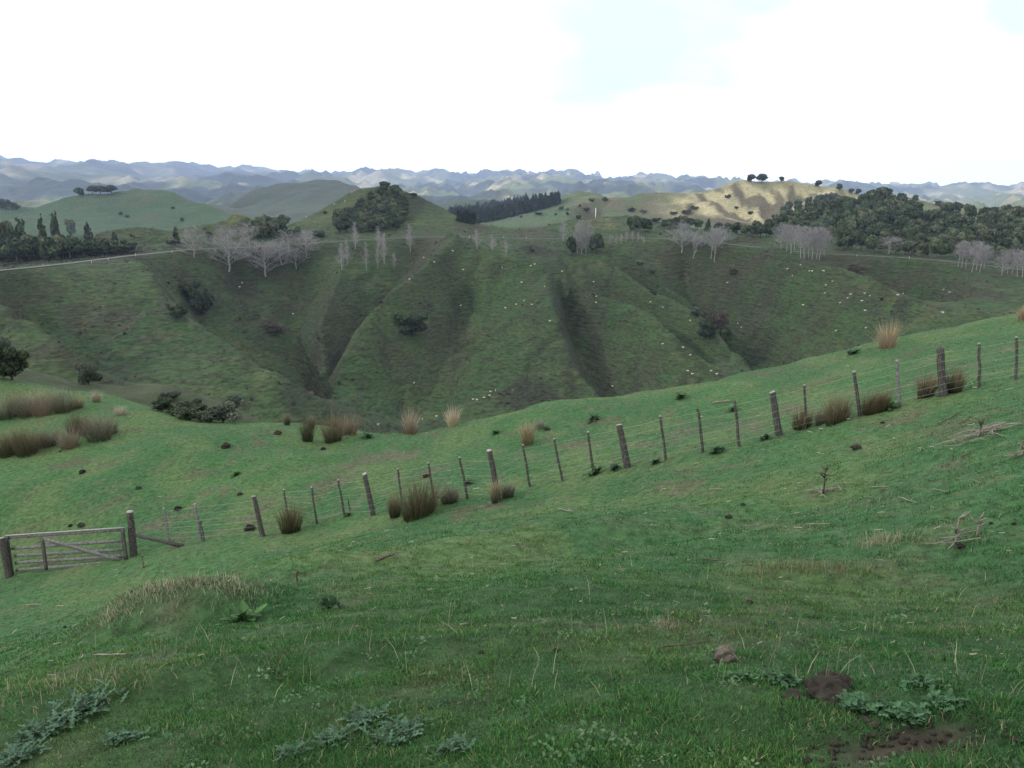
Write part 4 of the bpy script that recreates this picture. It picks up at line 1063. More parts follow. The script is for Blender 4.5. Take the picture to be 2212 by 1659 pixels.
# ---------------------------------------------------------------- sticks and dead stalks
for i, (u, v, L_, a, th_, mat, lab) in enumerate([
    (1470, 1402, 88, 6, 5, M_STICKD, "thick grey stick lying left of the clay clod"), (240, 1420, 78, 2, 3, M_STICK, "pale stick lying across a dark dock on the bank"),
    (1540, 1215, 56, -3, 3, M_STICKD, "dark stick with a pale end on the mid slope"), (832, 1211, 46, 22, 6, M_STICKD, "dark rotten log lying below the fence"),
    (2052, 906, 62, 28, 3, M_STICKD, "long dark stick slanting below the fence rushes"), (2085, 912, 34, 28, 3, M_STICKD, "short dark stick beside the long slanting one"),
    (2140, 925, 40, 14, 3, M_STICK, "pale crooked stick below the highest post"), (1960, 1085, 44, -18, 3, M_STICK, "pale bent stick right of the standing dead stalk"),
    (2030, 1064, 36, -8, 2.5, M_STICK, "thin pale stick beyond the bent one"), (1900, 1056, 38, 0, 2.5, M_STICK, "straight pale stick just right of the standing dead stalk"),
    (1765, 1136, 52, 0, 2.5, M_STICK, "straight pale stick below the standing dead stalk"), (2090, 985, 34, 30, 3, M_STICKD, "grey stick below the heap of branches"),
    (75, 1309, 34, 2, 3, M_STICK, "pale stick lying below the gate"), (1560, 870, 42, 6, 3, M_STICK, "pale stick on the strip behind the fence"),
    (1220, 1105, 40, -12, 2.5, M_STICK, "forked pale twig below the middle of the fence"), (1545, 1060, 30, 4, 2.5, M_STICK, "short pale stick on the slope below the dock patch")]):
    p = hit(u, v); s = mpp(p); m = MB(); ca, sa = math.cos(math.radians(a)), math.sin(math.radians(a))
    pts = []
    for t in np.linspace(-.5, .5, 7):
        q = hit(u + t * L_ * ca, v - t * L_ * sa); pts.append(Vector(q - p) + Vector((0, 0, th_ * s * .7 + .02 + random.uniform(-.006, .006))))
    m.tube(pts, [th_ * s * .5 * f for f in (.75, 1, .95, .9, .85, .75, .5)], 6, True, .15)
    if L_ > 36:
        q = pts[4]; m.tube([q, q + Vector((.10 * L_ * s, .03, .06 * L_ * s)), q + Vector((.17 * L_ * s, .05, .13 * L_ * s))], [th_ * s * .3, th_ * s * .22, th_ * s * .1], 5, True, .1)
    o = m.build("stick", mat); o.location = tuple(p); tag(o, lab, "stick", "sticks on the grass")
def stalk(u, v, hpx, lab, mat, nb, heap, seed):
    rnd = random.Random(seed); p = hit(u, v); s = mpp(p); H = hpx * s; m = MB()
    root_ = bpy.data.objects.new("dead_stalk", None); COL.objects.link(root_); root_.location = tuple(p); tag(root_, lab, "dead stalk")
    pts = [Vector((rnd.uniform(-.02, .02) * H, rnd.uniform(-.02, .02) * H, H * t)) for t in (-.03, .25, .5, .75, 1)]
    m.tube(pts, [.02 * H + .012, .018 * H + .008, .016 * H + .006, .013 * H + .004, .005], 6, True, .2)
    for k in range(nb):
        f = rnd.uniform(.35, 1); q = Vector((0, 0, H * f)); d = Vector((rnd.choice((-1, 1)) * rnd.uniform(.4, 1), rnd.uniform(-.6, .6), rnd.uniform(.2, .9))).normalized() * H * rnd.uniform(.2, .5)
        m.tube([q, q + d * .5 + Vector((0, 0, rnd.uniform(-.03, .03))), q + d], [.012, .008, .004], 5, True, .2)
    m.build("stem", mat, root_)
    if heap:
        m = MB()
        for k in range(heap):
            an = rnd.uniform(0, 6.28); L_ = rnd.uniform(.2, .55); c = Vector((rnd.gauss(0, .22), rnd.gauss(0, .16), 0)) * min(heap / 24, 1.3)
            e = [Vector((math.cos(an) * t * L_ + c.x, math.sin(an) * t * L_ + c.y, 0)) for t in (-.5, 0, .5)]
            e = [Vector((q.x, q.y, F_NEAR(p[0] + q.x, p[1] + q.y) - p[2] + .03 + rnd.uniform(0, .07))) for q in e]
            m.tube(e, [.006, .006, .003], 5, True, .2)
        m.build("fallen_twigs", M_STICK, root_)
stalk(1778, 1066, 60, "standing brown dead thistle stalk with side twigs and litter at its foot", M_STICKD, 9, 14, 1)
stalk(2116, 942, 40, "brown dead stump stalk over a heap of pale branches", M_STICKD, 5, 46, 2)
stalk(2064, 1176, 62, "pale bare upright dead stem above a shiny black clod", M_STICK, 5, 5, 3)
stalk(2110, 1160, 48, "thin forked dead stem beside the taller pale one", M_STICK, 5, 0, 4)
stalk(310, 1226, 26, "short dark dead stalk just right of the gate hinge post", M_STICKD, 5, 6, 5)
stalk(642, 1254, 22, "tiny dark dead stalk on the slope above the hump", M_STICKD, 3, 0, 6)
stalk(2208, 985, 40, "dead twiggy stalk at the picture edge below the fence", M_STICK, 5, 10, 7)

# ---------------------------------------------------------------- trees
def crown(kind, seed, n, qs, cols):
    """unit tree crown (1 high, 1 wide) out of leaf-clump faces"""
    r = np.random.default_rng(seed); C = []; Nn = []; Cc = []
    if kind == 'dome':
        lob = [(0, 0, .60, .34, .30)] + [(math.cos(a) * q, math.sin(a) * q, z, s_, s_ * .8) for a, q, z, s_ in zip(r.uniform(0, 6.28, 11), r.uniform(.16, .34, 11), r.uniform(.28, .80, 11), r.uniform(.13, .22, 11))]
    elif kind == 'scrub':
        lob = [(0, 0, .38, .30, .28)] + [(math.cos(a) * q, math.sin(a) * q, z, s_, s_ * .8) for a, q, z, s_ in zip(r.uniform(0, 6.28, 10), r.uniform(.2, .38, 10), r.uniform(.15, .72, 10), r.uniform(.12, .22, 10))]
    elif kind == 'cone':
        lob = [(r.normal(0, .05), r.normal(0, .05), z, .42 * (1 - z) ** .75 + .05, .10) for z in np.linspace(.14, .95, 12)]
    else:
        lob = [(r.normal(0, .06), r.normal(0, .06), z, .40 * math.sin(math.pi * min(.97, z * .9 + .12)) ** .6 + .06, .14) for z in np.linspace(.1, .92, 12)]
    w = np.array([l[3] ** 2 for l in lob]); w /= w.sum()
    for li, k in enumerate(r.multinomial(n, w)):
        lx, ly, lz, ra, rz = lob[li]
        d = r.normal(0, 1, (k, 3)); d /= np.linalg.norm(d, axis=1)[:, None]
        C.append(np.array((lx, ly, lz)) + d * np.array((ra, ra, rz)) * r.uniform(.72, 1.06, (k, 1))); Nn.append(d + r.normal(0, .45, (k, 3)))
        Cc.append(np.array(cols[r.integers(len(cols))])[None] * r.uniform(.65, 1.35, (k, 1)) * r.uniform(.68, 1.38))  # random lobe tones painted in to suggest lit tops
    C = np.concatenate(C); Nn = np.concatenate(Nn); Cc = np.concatenate(Cc)
    C[:, 2] = np.maximum(C[:, 2], .03)
    Nn /= np.linalg.norm(Nn, axis=1)[:, None]
    a = np.cross(Nn, r.normal(0, 1, Nn.shape)); a /= np.linalg.norm(a, axis=1)[:, None]; b = np.cross(Nn, a)
    sa = qs * r.uniform(.6, 1.4, (len(C), 1)); sb = qs * r.uniform(.5, 1.2, (len(C), 1))
    V = np.stack([C - a * sa - b * sb * .6, C + a * sa * .7 - b * sb, C + a * sa + b * sb * .7, C - a * sa * .5 + b * sb], 1).reshape(-1, 3)
    return V, np.arange(len(C) * 4).reshape(-1, 4), np.repeat(Cc, 4, axis=0)
def trunk_mb(h, r0, limbs, rnd):
    m = MB(); m.tube([Vector((0, 0, -.03)), Vector((.01, 0, h * .5)), Vector((-.01, .01, h))], [r0 * 1.3, r0, r0 * .5], 6, True, .08)
    for k in range(limbs):
        a = rnd.uniform(0, 6.28); z = h * rnd.uniform(.35, .8)
        m.tube([Vector((0, 0, z)), Vector((math.cos(a) * .14, math.sin(a) * .14, z + .14)), Vector((math.cos(a) * .24, math.sin(a) * .24, z + .26))], [r0 * .5, r0 * .35, r0 * .12], 5, True)
    return m
C_DARK = [(.022, .036, .019), (.030, .047, .024), (.040, .057, .029)]
C_BUSH = [(.036, .058, .030), (.052, .078, .038), (.070, .095, .044), (.028, .046, .026), (.078, .090, .052)]
C_GREY = [(.060, .075, .055), (.045, .062, .045), (.08, .095, .07)]
C_PINE = [(.014, .024, .016), (.018, .030, .018)]
TREES = {}
def tree_kind(key, kind, seed, n, qs, cols, parts=True, th=.5):
    rnd = random.Random(seed); V, F, c = crown(kind, seed, n, qs, cols)
    TREES[key] = (mk_mesh("crown", V, [F], c), None)
    m = trunk_mb(th, .028, 4, rnd)
    tm = mk_mesh("trunk", np.concatenate(m.V), [np.concatenate(m.F4), np.concatenate(m.F3)], np.full((m.n, 3), .07))
    TREES[key] = (TREES[key][0], tm)
    TREES[key][0].materials.append(M_LEAF); tm.materials.append(M_BARE)
for i in range(5): tree_kind('bush%d' % i, 'dome', 500 + i, 850, .060, C_BUSH)
for i in range(3): tree_kind('dark%d' % i, 'dome', 520 + i, 1800, .042, C_DARK)
for i in range(3): tree_kind('scrub%d' % i, 'scrub', 540 + i, 2600, .032, C_DARK if i else C_BUSH, th=.15)
for i in range(2): tree_kind('grey%d' % i, 'scrub', 550 + i, 3200, .026, C_GREY, th=.15)
for i in range(3): tree_kind('cone%d' % i, 'cone', 560 + i, 700, .060, C_DARK, th=.9)
for i in range(3): tree_kind('pine%d' % i, 'cone', 570 + i, 420, .085, C_PINE, th=.9)
for i in range(2): tree_kind('column%d' % i, 'column', 580 + i, 800, .060, C_DARK, th=.8)

def put_tree(key, p, w, h, label, cat, group=None, parts=True, name="tree"):
    cm, tm = TREES[key]
    if parts:
        e = bpy.data.objects.new(name, None); COL.objects.link(e)
        c_ = link("crown", cm, None, e); t_ = link("trunk", tm, None, e)
    else:
        e = link(name, cm)
    e.location = (p[0], p[1], p[2] - .02 * h); e.scale = (w, w, h); e.rotation_euler = (0, 0, random.uniform(0, 6.28))
    tag(e, label, cat, group)
    return e
def px_tree(key, u, vb, vt, w, label, cat="tree", group=None, parts=True, name="tree"):
    far_ = hit(u, vb + 9); p = None
    for dv in (0, .5, 1, 1.5, 2, 3, 4, 5, 6, 7, 8, 9):          # a tree on a skyline stands on the crest, not on what lies behind it
        q = hit(u, vb + dv)
        if q is not None and (far_ is None or depth(q) < 1.12 * depth(far_)): p = q; break
    if p is None: print("no ground", u, vb); return
    s = mpp(p)
    return put_tree(key, p, max(w * s * 1.12, .3), max((vb - vt) * s * 1.08, .3), label, cat, group, parts, name)

# small broad-leaved herbs in the turf, and crumbs on the bare soil
r = np.random.default_rng(63); n = 1500
R = 2.3 * (15 / 2.3) ** r.uniform(0, 1, n); T = r.uniform(-.66, .66, n); x = R * np.sin(T); y = R * np.cos(T)
ok = fbm(x / .9, y / .9, 211, 3) + r.normal(0, .25, n) > .12; x, y, R = x[ok], y[ok], R[ok]; n = len(x); m_ = 9
cx = np.repeat(x, m_) + r.normal(0, .03, n * m_); cy = np.repeat(y, m_) + r.normal(0, .03, n * m_); sz = np.repeat(r.uniform(.004, .0085, n) * (1 + R / 14), m_) * r.uniform(.6, 1.3, n * m_)
C = np.stack([cx, cy, F_NEAR(cx, cy) + r.uniform(.012, .05, n * m_)], 1); k = n * m_
nn = np.stack([r.normal(0, .45, k), r.normal(-.2, .45, k), np.ones(k)], 1); nn /= np.linalg.norm(nn, axis=1)[:, None]
a = np.cross(nn, r.normal(0, 1, (k, 3))); a /= np.linalg.norm(a, axis=1)[:, None]; b = np.cross(nn, a)
a = a * sz[:, None] * 1.3; b = b * sz[:, None] * .8
V = np.stack([C - a, C - a * .2 - b, C + a, C + a * .1 + b], 1).reshape(-1, 3)
cc = np.array([(.050, .115, .045), (.034, .085, .040), (.075, .125, .060), (.045, .095, .04), (.03, .06, .03)])[r.integers(0, 5, n)] * r.uniform(.7, 1.3, (n, 1))
o = link("turf_herbs", mk_mesh("turf_herbs", V, [np.arange(k * 4).reshape(-1, 4)], np.repeat(cc, m_ * 4, 0)), M_WEED); tag(o, kind="stuff")
crumbs = MB(); rnd = random.Random(8)
for i in range(150):
    qx = so[0] + rnd.gauss(0, .26); qy = so[1] + rnd.gauss(0, .13); s_ = rnd.uniform(.006, .022)
    V = np.array([(1, 0, 0), (.3, .9, .1), (-.8, .5, 0), (-.7, -.6, .1), (.4, -.9, 0), (.1, .1, .9), (0, 0, -.6)]) * s_ * np.array((rnd.uniform(.7, 1.4), rnd.uniform(.7, 1.4), rnd.uniform(.6, 1)))
    a_ = rnd.uniform(0, 6.28); V = V @ np.array([(math.cos(a_), math.sin(a_), 0), (-math.sin(a_), math.cos(a_), 0), (0, 0, 1)]) + np.array((qx, qy, float(F_NEAR(qx, qy)) + s_ * .4))
    crumbs.add(V, (), [(j, (j + 1) % 5, 5) for j in range(5)] + [((j + 1) % 5, j, 6) for j in range(5)])
o = crumbs.build("soil_crumbs", M_SOIL); tag(o, kind="stuff")
# ---------------------------------------------------------------- leafless trees
def bare_tree(kind, seed):
    """unit-high leafless tree: trunk mesh and branch mesh (many fine twigs)"""
    rnd = random.Random(seed); T = MB(); Bm = MB(); twigs = []
    def grow(p, d, L_, r, lev, maxlev):
        n = 3; pts = [p]; q = p.copy(); dd = d.copy()
        for i in range(n):
            dd = (dd + Vector((rnd.gauss(0, .10), rnd.gauss(0, .10), .05 if kind != 'leaning' else .03))).normalized()
            q = q + dd * (L_ / n); pts.append(q.copy())
        (T if lev == 0 else Bm).tube(pts, [r, r * .85, r * .7, r * .5], 5 if lev < 2 else 3, False)
        if lev >= maxlev: return
        kids = {0: 0, 1: 6, 2: 6, 3: 7}.get(lev, 4)
        for k in range(kids):
            f = rnd.uniform(.35, 1.0); i = min(int(f * n), n - 1); b = pts[i].lerp(pts[i + 1], f * n - i)
            sp = {'broad': .75, 'poplar': .5, 'leaning': .6, 'vase': .45}[kind]
            nd = (dd + Vector((rnd.gauss(0, sp), rnd.gauss(0, sp), rnd.gauss(.12, .25)))).normalized()
            grow(b, nd, L_ * rnd.uniform(.42, .68), max(r * .5, .0008), lev + 1, maxlev)
    if kind == 'broad':
        bx = rnd.uniform(-.04, .04); pts = [Vector((bx * z * 2 + rnd.gauss(0, .008), rnd.gauss(0, .008), z)) for z in (-.03, .12, .3, .5, .7, .86)]
        T.tube(pts, [.013, .0115, .0085, .006, .0035, .0015], 7, False, .05)
        for k in range(44):
            z = .13 + .72 * (k / 43) ** .9 + rnd.uniform(-.02, .02); a = 2.4 * k + rnd.uniform(-.5, .5)
            L_ = (.40 - .36 * abs(z - .36) ** .9) * rnd.uniform(.75, 1.15); up_ = rnd.uniform(.55, 1.25) + .9 * max(0, z - .3)
            grow(Vector((bx * z * 2, 0, z)), Vector((math.cos(a), math.sin(a), up_)).normalized(), max(L_, .10), .0031 * (1.2 - z), 2, 4)
    elif kind == 'vase':
        bx = rnd.uniform(-.05, .05); pts = [Vector((bx * z * 2 + rnd.gauss(0, .006), rnd.gauss(0, .006), z)) for z in (-.03, .15, .35, .55, .75, .92)]
        T.tube(pts, [.0105, .0095, .0078, .0055, .003, .0012], 7, False, .05)
        for k in range(30):
            z = .28 + .62 * (k / 29) ** .9 + rnd.uniform(-.02, .02); a = 2.4 * k + rnd.uniform(-.5, .5)
            L_ = (.34 - .30 * abs(z - .45) ** .9) * rnd.uniform(.75, 1.15)
            grow(Vector((bx * z * 2, 0, z)), Vector((math.cos(a), math.sin(a), rnd.uniform(1.0, 1.9))).normalized(), max(L_, .09), .0040 * (1.2 - z), 2, 4)
    elif kind == 'leaning':
        th_ = {'broad': .17, 'leaning': .16, 'vase': .42}[kind]; ln_ = Vector((.20, 0, 0)) if kind == 'leaning' else Vector((rnd.uniform(-.05, .05), 0, 0))
        T.tube([Vector((0, 0, -.03)), ln_ * th_ * .5 + Vector((0, 0, th_ * .5)), ln_ * th_ + Vector((0, 0, th_))], [.015, .012, .010], 7, False, .06)
        top = ln_ * th_ + Vector((0, 0, th_)); nl = {'broad': 8, 'leaning': 7, 'vase': 6}[kind]
        for k in range(nl):
            a = 6.28 * k / nl + rnd.uniform(-.4, .4); o_ = {'broad': rnd.uniform(.15, .70), 'leaning': rnd.uniform(.15, .7), 'vase': rnd.uniform(.12, .5)}[kind]
            d = (Vector((math.cos(a) * o_, math.sin(a) * o_, 1)) + ln_ * 2).normalized()
            grow(top - Vector((0, 0, rnd.uniform(0, .06))), d, rnd.uniform(.36, .50) if kind != 'vase' else rnd.uniform(.26, .36), .0062, 1, 4)
        if False:
            for k in range(3):
                a = rnd.uniform(0, 6.28); grow(top, Vector((math.cos(a), math.sin(a), .35)).normalized(), .32, .0045, 2, 4)
    else:
        pts = [Vector((rnd.gauss(0, .006), rnd.gauss(0, .006), z)) for z in (-.03, .2, .45, .7, .9, 1.0)]
        T.tube(pts, [.009, .008, .006, .0045, .0025, .001], 6, False)
        for k in range(70):
            z = rnd.uniform(.10, .97); a = rnd.uniform(0, 6.28); L_ = (.20 * (1 - z) ** .6 + .05) * rnd.uniform(.7, 1.2)
            grow(Vector((0, 0, z)), Vector((math.cos(a) * .42, math.sin(a) * .42, 1)).normalized(), L_, .0020, 3, 4)
    out = []
    for nm, m, c in (("trunk", T, (.22, .21, .205)), ("branches", Bm, (.26, .25, .256))):
        me = mk_mesh(nm, np.concatenate(m.V), [x for x in ((np.concatenate(m.F4) if m.F4 else []), (np.concatenate(m.F3) if m.F3 else [])) if len(x)], np.array(c) * np.random.default_rng(seed).uniform(.75, 1.25, (m.n, 1)))
        me.materials.append(M_BARE); out.append(me)
    r = np.concatenate(Bm.V); w = np.percentile(np.abs(r[:, 0]), 97) * 2; h = r[:, 2].max()
    return out, w, h
BARE = {}
for k, seeds in (('broad', (1, 2, 3)), ('leaning', (4, 5)), ('vase', (6, 7, 8)), ('poplar', (10, 11, 12))):
    for i, s in enumerate(seeds): BARE[k + str(i)] = bare_tree(k, s)
def px_bare(key, u, vb, vt, w, label, group=None, flip=1):
    (tm, bm), w0, h0 = BARE[key]; p = hit(u, vb); s = mpp(p)
    e = bpy.data.objects.new("bare_tree", None); COL.objects.link(e)
    link("trunk", tm, None, e); link("branches", bm, None, e)
    H = (vb - vt) * s / h0; Wd = w * s / w0
    e.location = (p[0], p[1], p[2] - .02 * H); e.scale = (Wd * flip, Wd, H)
    e.rotation_euler = (0, 0, random.uniform(-.5, .5) if key.startswith('leaning') else random.uniform(0, 6.28))
    return tag(e, label, "bare tree", group)
GL = "leafless trees along the ridge road"
for a in [
    ('broad0', 419, 556, 482, 66, "round leafless tree right beside the road next to a pointed evergreen"),
    ('broad1', 494, 585, 480, 88, "tallest leafless tree with a pale trunk below the road in front of the knob"),
    ('vase0', 540, 536, 478, 36, "hazy leafless tree behind the road, between the knob and the bushy hollow"),
    ('broad2', 575, 597, 512, 92, "wide low leafless tree with branches to the ground below the road"),
    ('broad0', 608, 570, 512, 60, "leafless tree behind the wide low one at the road edge"),
    ('vase1', 624, 545, 497, 40, "small leafless tree standing on the road line beside a dark shrub"),
    ('broad1', 662, 555, 492, 54, "last broad leafless tree below the road before the thin poplars"),
    ('broad2', 640, 580, 530, 60, "low hazy leafless tree downhill of the last broad ones"),
    ('poplar0', 739, 583, 523, 20, "thin leafless poplar, lowest left of the row below the bush clad cone"),
    ('poplar1', 751, 572, 512, 14, "faint thin poplar just behind the lowest left one"),
    ('poplar2', 768, 538, 478, 20, "bright thin poplar rising over the road in front of the bush"),
    ('poplar0', 792, 583, 520, 13, "very thin poplar alone between two pairs below the road"),
    ('poplar1', 816, 579, 530, 12, "short thin poplar below the tall twin at the road"),
    ('poplar2', 818, 545, 486, 16, "thin poplar whose top stands before the bush"),
    ('poplar0', 830, 570, 502, 17, "thin poplar touching the twin that tops the road"),
    ('poplar1', 852, 581, 545, 15, "stubby thin poplar low on the slope"),
    ('poplar2', 886, 544, 481, 20, "wider thin poplar alone on the road before the brown flank"),
    ('poplar0', 1030, 538, 494, 16, "thin poplar just past the spur's top"), ('poplar1', 1063, 543, 505, 14, "middle thin poplar of three past the spur's top"),
    ('poplar2', 1093, 553, 515, 11, "last and thinnest poplar past the spur's top"),
    ('poplar0', 1216, 521, 474, 18, "hazy thin poplar on the road left of the dense pale clump"),
    ('poplar1', 1247, 547, 474, 26, "first poplar in the dense pale clump between two dark trees"), ('poplar2', 1256, 549, 471, 26, "second and tallest poplar in the dense pale clump"),
    ('poplar0', 1265, 546, 475, 26, "third poplar in the dense pale clump"), ('poplar1', 1274, 541, 482, 22, "last poplar in the dense pale clump, touching the darker tree"),
    ('poplar0', 1317, 529, 505, 8, "first spindly sapling poplar past the dark twin trees"), ('poplar1', 1331, 529, 507, 8, "second spindly sapling poplar along the road"),
    ('poplar2', 1342, 527, 503, 8, "third spindly sapling poplar along the road"), ('poplar0', 1353, 522, 499, 9, "fourth spindly sapling poplar, tallest of the saplings"),
    ('poplar1', 1366, 522, 499, 9, "fifth spindly sapling poplar along the road"), ('poplar2', 1378, 522, 500, 9, "sixth spindly sapling poplar along the road"), ('poplar0', 1390, 527, 509, 8, "last spindly sapling poplar along the road"),
    ('broad0', 1473, 543, 472, 58, "well formed leafless tree, first of the big pale trees before the tan hill"),
    ('leaning0', 1497, 557, 482, 52, "leafless tree whose pale trunk slants uphill"), ('vase0', 1536, 557, 486, 40, "slim double trunked leafless tree beside the slanting one"),
    ('vase1', 1543, 564, 494, 34, "slim leafless tree lowest on the slope by the slanting one"), ('broad1', 1556, 526, 488, 44, "leafless tree furthest back of the big pale ones, at the knob"),
    ('broad2', 1686, 538, 478, 40, "broad crowned poplar opening the grove before the bush hill"), ('vase0', 1700, 543, 482, 32, "second trunk of the grove before the bush hill"),
    ('vase1', 1708, 549, 485, 30, "third trunk of the grove, nearer than its neighbours"), ('vase2', 1716, 540, 482, 32, "fourth trunk of the grove before the bush hill"),
    ('vase0', 1729, 557, 486, 32, "fifth trunk of the grove before the bush hill"), ('vase1', 1736, 558, 488, 30, "sixth trunk of the grove before the bush hill"),
    ('vase2', 1746, 557, 486, 34, "seventh trunk of the grove before the bush hill"), ('vase0', 1754, 561, 490, 30, "eighth trunk of the grove before the bush hill"),
    ('vase1', 1764, 559, 488, 34, "ninth trunk of the grove before the bush hill"), ('vase2', 1770, 561, 487, 36, "tenth trunk of the grove, lowest on the slope"), ('broad1', 1781, 553, 490, 36, "spreading tree that closes the grove before the bush hill"),
    ('broad0', 1919, 549, 507, 62, "lilac grey round leafless tree by the road cutting"),
    ('vase0', 2069, 576, 518, 30, "first trunk of the grove below the far bend of the road"), ('vase1', 2077, 578, 520, 26, "second trunk of the grove below the far bend"),
    ('vase2', 2086, 579, 518, 28, "third trunk of the grove below the far bend"), ('vase0', 2099, 588, 520, 30, "fourth trunk of the grove below the far bend"),
    ('vase1', 2109, 584, 518, 28, "fifth trunk of the grove below the far bend"), ('vase2', 2116, 589, 522, 30, "sixth trunk of the grove below the far bend"), ('broad2', 2126, 580, 524, 34, "spreading tree closing the grove below the far bend"),
    ('broad1', 2163, 594, 538, 34, "first trunk of the outermost grove at the picture edge"), ('vase0', 2176, 592, 536, 26, "second trunk of the outermost grove at the picture edge"),
    ('vase1', 2186, 591, 534, 26, "third trunk of the outermost grove at the picture edge"), ('vase2', 2197, 597, 536, 28, "fourth trunk of the outermost grove at the picture edge"), ('vase0', 2208, 599, 540, 28, "last trunk of the outermost grove at the picture edge")]:
    px_bare(*a, GL)

# ---------------------------------------------------------------- evergreens
def inside(poly, u, v):
    c = False; n = len(poly)
    for i in range(n):
        (x1, y1), (x2, y2) = poly[i], poly[(i + 1) % n]
        if (y1 > v) != (y2 > v) and u < (x2 - x1) * (v - y1) / (y2 - y1) + x1: c = not c
    return c
def fill(poly, n, sep, seed, vscale=.62):
    rnd = random.Random(seed); us = [p[0] for p in poly]; vs = [p[1] for p in poly]; out = []; tries = 0
    while len(out) < n and tries < 40000:
        tries += 1; u, v = rnd.uniform(min(us), max(us)), rnd.uniform(min(vs), max(vs))
        if inside(poly, u, v) and all(((u - a) / sep) ** 2 + ((v - b) / (sep * vscale)) ** 2 > 1 for a, b in out): out.append((u, v))
    return sorted(out, key=lambda q: q[1])
G1 = "dark trees above the road at the picture's edge"
for i in range(22):
    u = 4 + 13 * i; px_tree('dark%d' % (i % 3) if i % 2 else 'scrub%d' % (1 + i % 2), u, 566 - i * .9, 534 - i * .4, 36, "dark shrubby tree in the low fringe along the bank above the road", "tree", "low trees fringing the bank above the road")
for i, (k, u, vb, vt, w, lab) in enumerate([
    ('dark0', 4, 560, 478, 44, "tall dark evergreen cut by the picture edge above the road"), ('dark1', 24, 562, 474, 38, "tall dark evergreen beside the one cut by the edge"),
    ('cone0', 52, 556, 476, 40, "tall rounded dark evergreen with a peaked top above the road"), ('bush0', 38, 568, 512, 50, "lower spreading tree under the tall dark evergreens at the edge"),
    ('bush1', 78, 562, 506, 48, "spreading brownish tree second along the bank above the road"), ('cone1', 100, 560, 474, 26, "pointed dark evergreen rising from the spreading trees"),
    ('column0', 126, 528, 456, 17, "slender dark column tree standing against the green hill"), ('bush2', 156, 512, 474, 21, "round isolated tree on the green beside the column tree"),
    ('bush3', 122, 561, 508, 46, "spreading tree below the column tree"), ('bush4', 152, 558, 505, 46, "brownish spreading tree below the round isolated one"),
    ('cone2', 196, 548, 487, 30, "pointed dark evergreen near the end of the bank trees"), ('bush0', 182, 556, 514, 40, "low bush tree left under the second pointed evergreen"),
    ('bush1', 216, 550, 513, 40, "reddish brown tree right under the second pointed evergreen"), ('bush2', 242, 547, 516, 32, "low dark tree toward the end of the bank"),
    ('column1', 250, 535, 503, 12, "small dark column tree near the end of the bank"), ('scrub0', 278, 543, 516, 32, "last low dark shrubby tree on the bank"),
    ('cone0', 382, 527, 490, 17, "pointed dark evergreen left of the round leafless tree"), ('bush3', 372, 533, 510, 22, "dark shrub at the foot of the pointed evergreen by the road"),
    ('bush4', 452, 530, 494, 18, "dark shrub in the shadowed hollow of the knob")]):
    px_tree(k, u, vb, vt, w, lab, "tree", G1)
GH = "dull green trees in the hollow behind the knob"
for i, (u, v) in enumerate(fill([(545, 505), (555, 488), (585, 484), (612, 484), (622, 488), (606, 502), (585, 512), (560, 518)], 14, 12, 3)):
    px_tree('bush%d' % (i % 5), u, v + 4, v - 24, 26, "dull green tree in the bushy hollow beside the cone shaped hill", "tree", GH, True, "bush_tree")
GC = "bush on the cone shaped hill"
for i, (u, v) in enumerate(fill([(828, 418), (863, 430), (872, 444), (876, 480), (853, 496), (790, 502), (758, 502), (735, 504), (716, 486), (735, 470), (765, 466), (800, 440)], 58, 12.5, 4)):
    px_tree('bush%d' % (i % 5) if i % 3 else 'dark%d' % (i % 3), u, v + 3, v - 22 - 4 * (i % 2), 24, "dark evergreen in the bush patch on the face of the cone shaped hill", "tree", GC, True, "bush_tree")
px_tree('dark0', 830, 412, 391, 24, "dark rounded tree crowning the very top of the cone shaped hill", "tree", GC)
px_tree('dark1', 853, 420, 399, 24, "dark tree just below the crowning tree on the cone shaped hill", "tree", GC)
for k, u, vb, vt, w, lab in [('scrub0', 640, 513, 488, 24, "dark shrub left on the foot of the cone shaped hill"), ('scrub1', 622, 515, 493, 22, "dark shrub beside the last broad leafless trees"),
                             ('dark2', 893, 428, 416, 18, "small dark bush on the far shoulder of the cone shaped hill"), ('scrub2', 690, 512, 494, 30, "low shrub between leafless trees and the bush patch"), ('scrub1', 703, 462, 455, 8, "tiny shrub on the sunny flank of the cone shaped hill")]:
    px_tree(k, u, vb, vt, w, lab, "shrub")
px_tree('dark0', 1233, 552, 510, 24, "smaller dark evergreen left of the dense pale poplars")
px_tree('dark1', 1288, 549, 501, 37, "bigger dark evergreen right of the dense pale poplars")
GM = "dark trees on the rise behind the big pale leafless trees"
for i, (u, vb, vt, w) in enumerate([(1362, 500, 468, 20), (1376, 502, 466, 26), (1391, 503, 470, 26), (1402, 500, 478, 18), (1436, 494, 473, 18), (1447, 494, 472, 18), (1460, 493, 468, 20), (1476, 494, 466, 24), (1490, 495, 470, 24), (1506, 496, 472, 24),
                                   (1552, 500, 480, 24), (1574, 502, 482, 26), (1592, 505, 480, 26), (1608, 508, 484, 26), (1624, 510, 486, 26), (1642, 512, 484, 26), (1655, 513, 478, 26), (1632, 505, 476, 22), (1660, 502, 472, 24), (1675, 512, 490, 24)]):
    px_tree('bush%d' % (i % 5) if i % 2 else 'dark%d' % (i % 3), u, vb, vt, w, "dark evergreen on the rise behind the big pale leafless trees", "tree", GM)
px_tree('cone1', 1529, 500, 474, 16, "pointed dark evergreen between the big pale trees and the tan hill")
GF = "dense bush on the hill behind the groves"
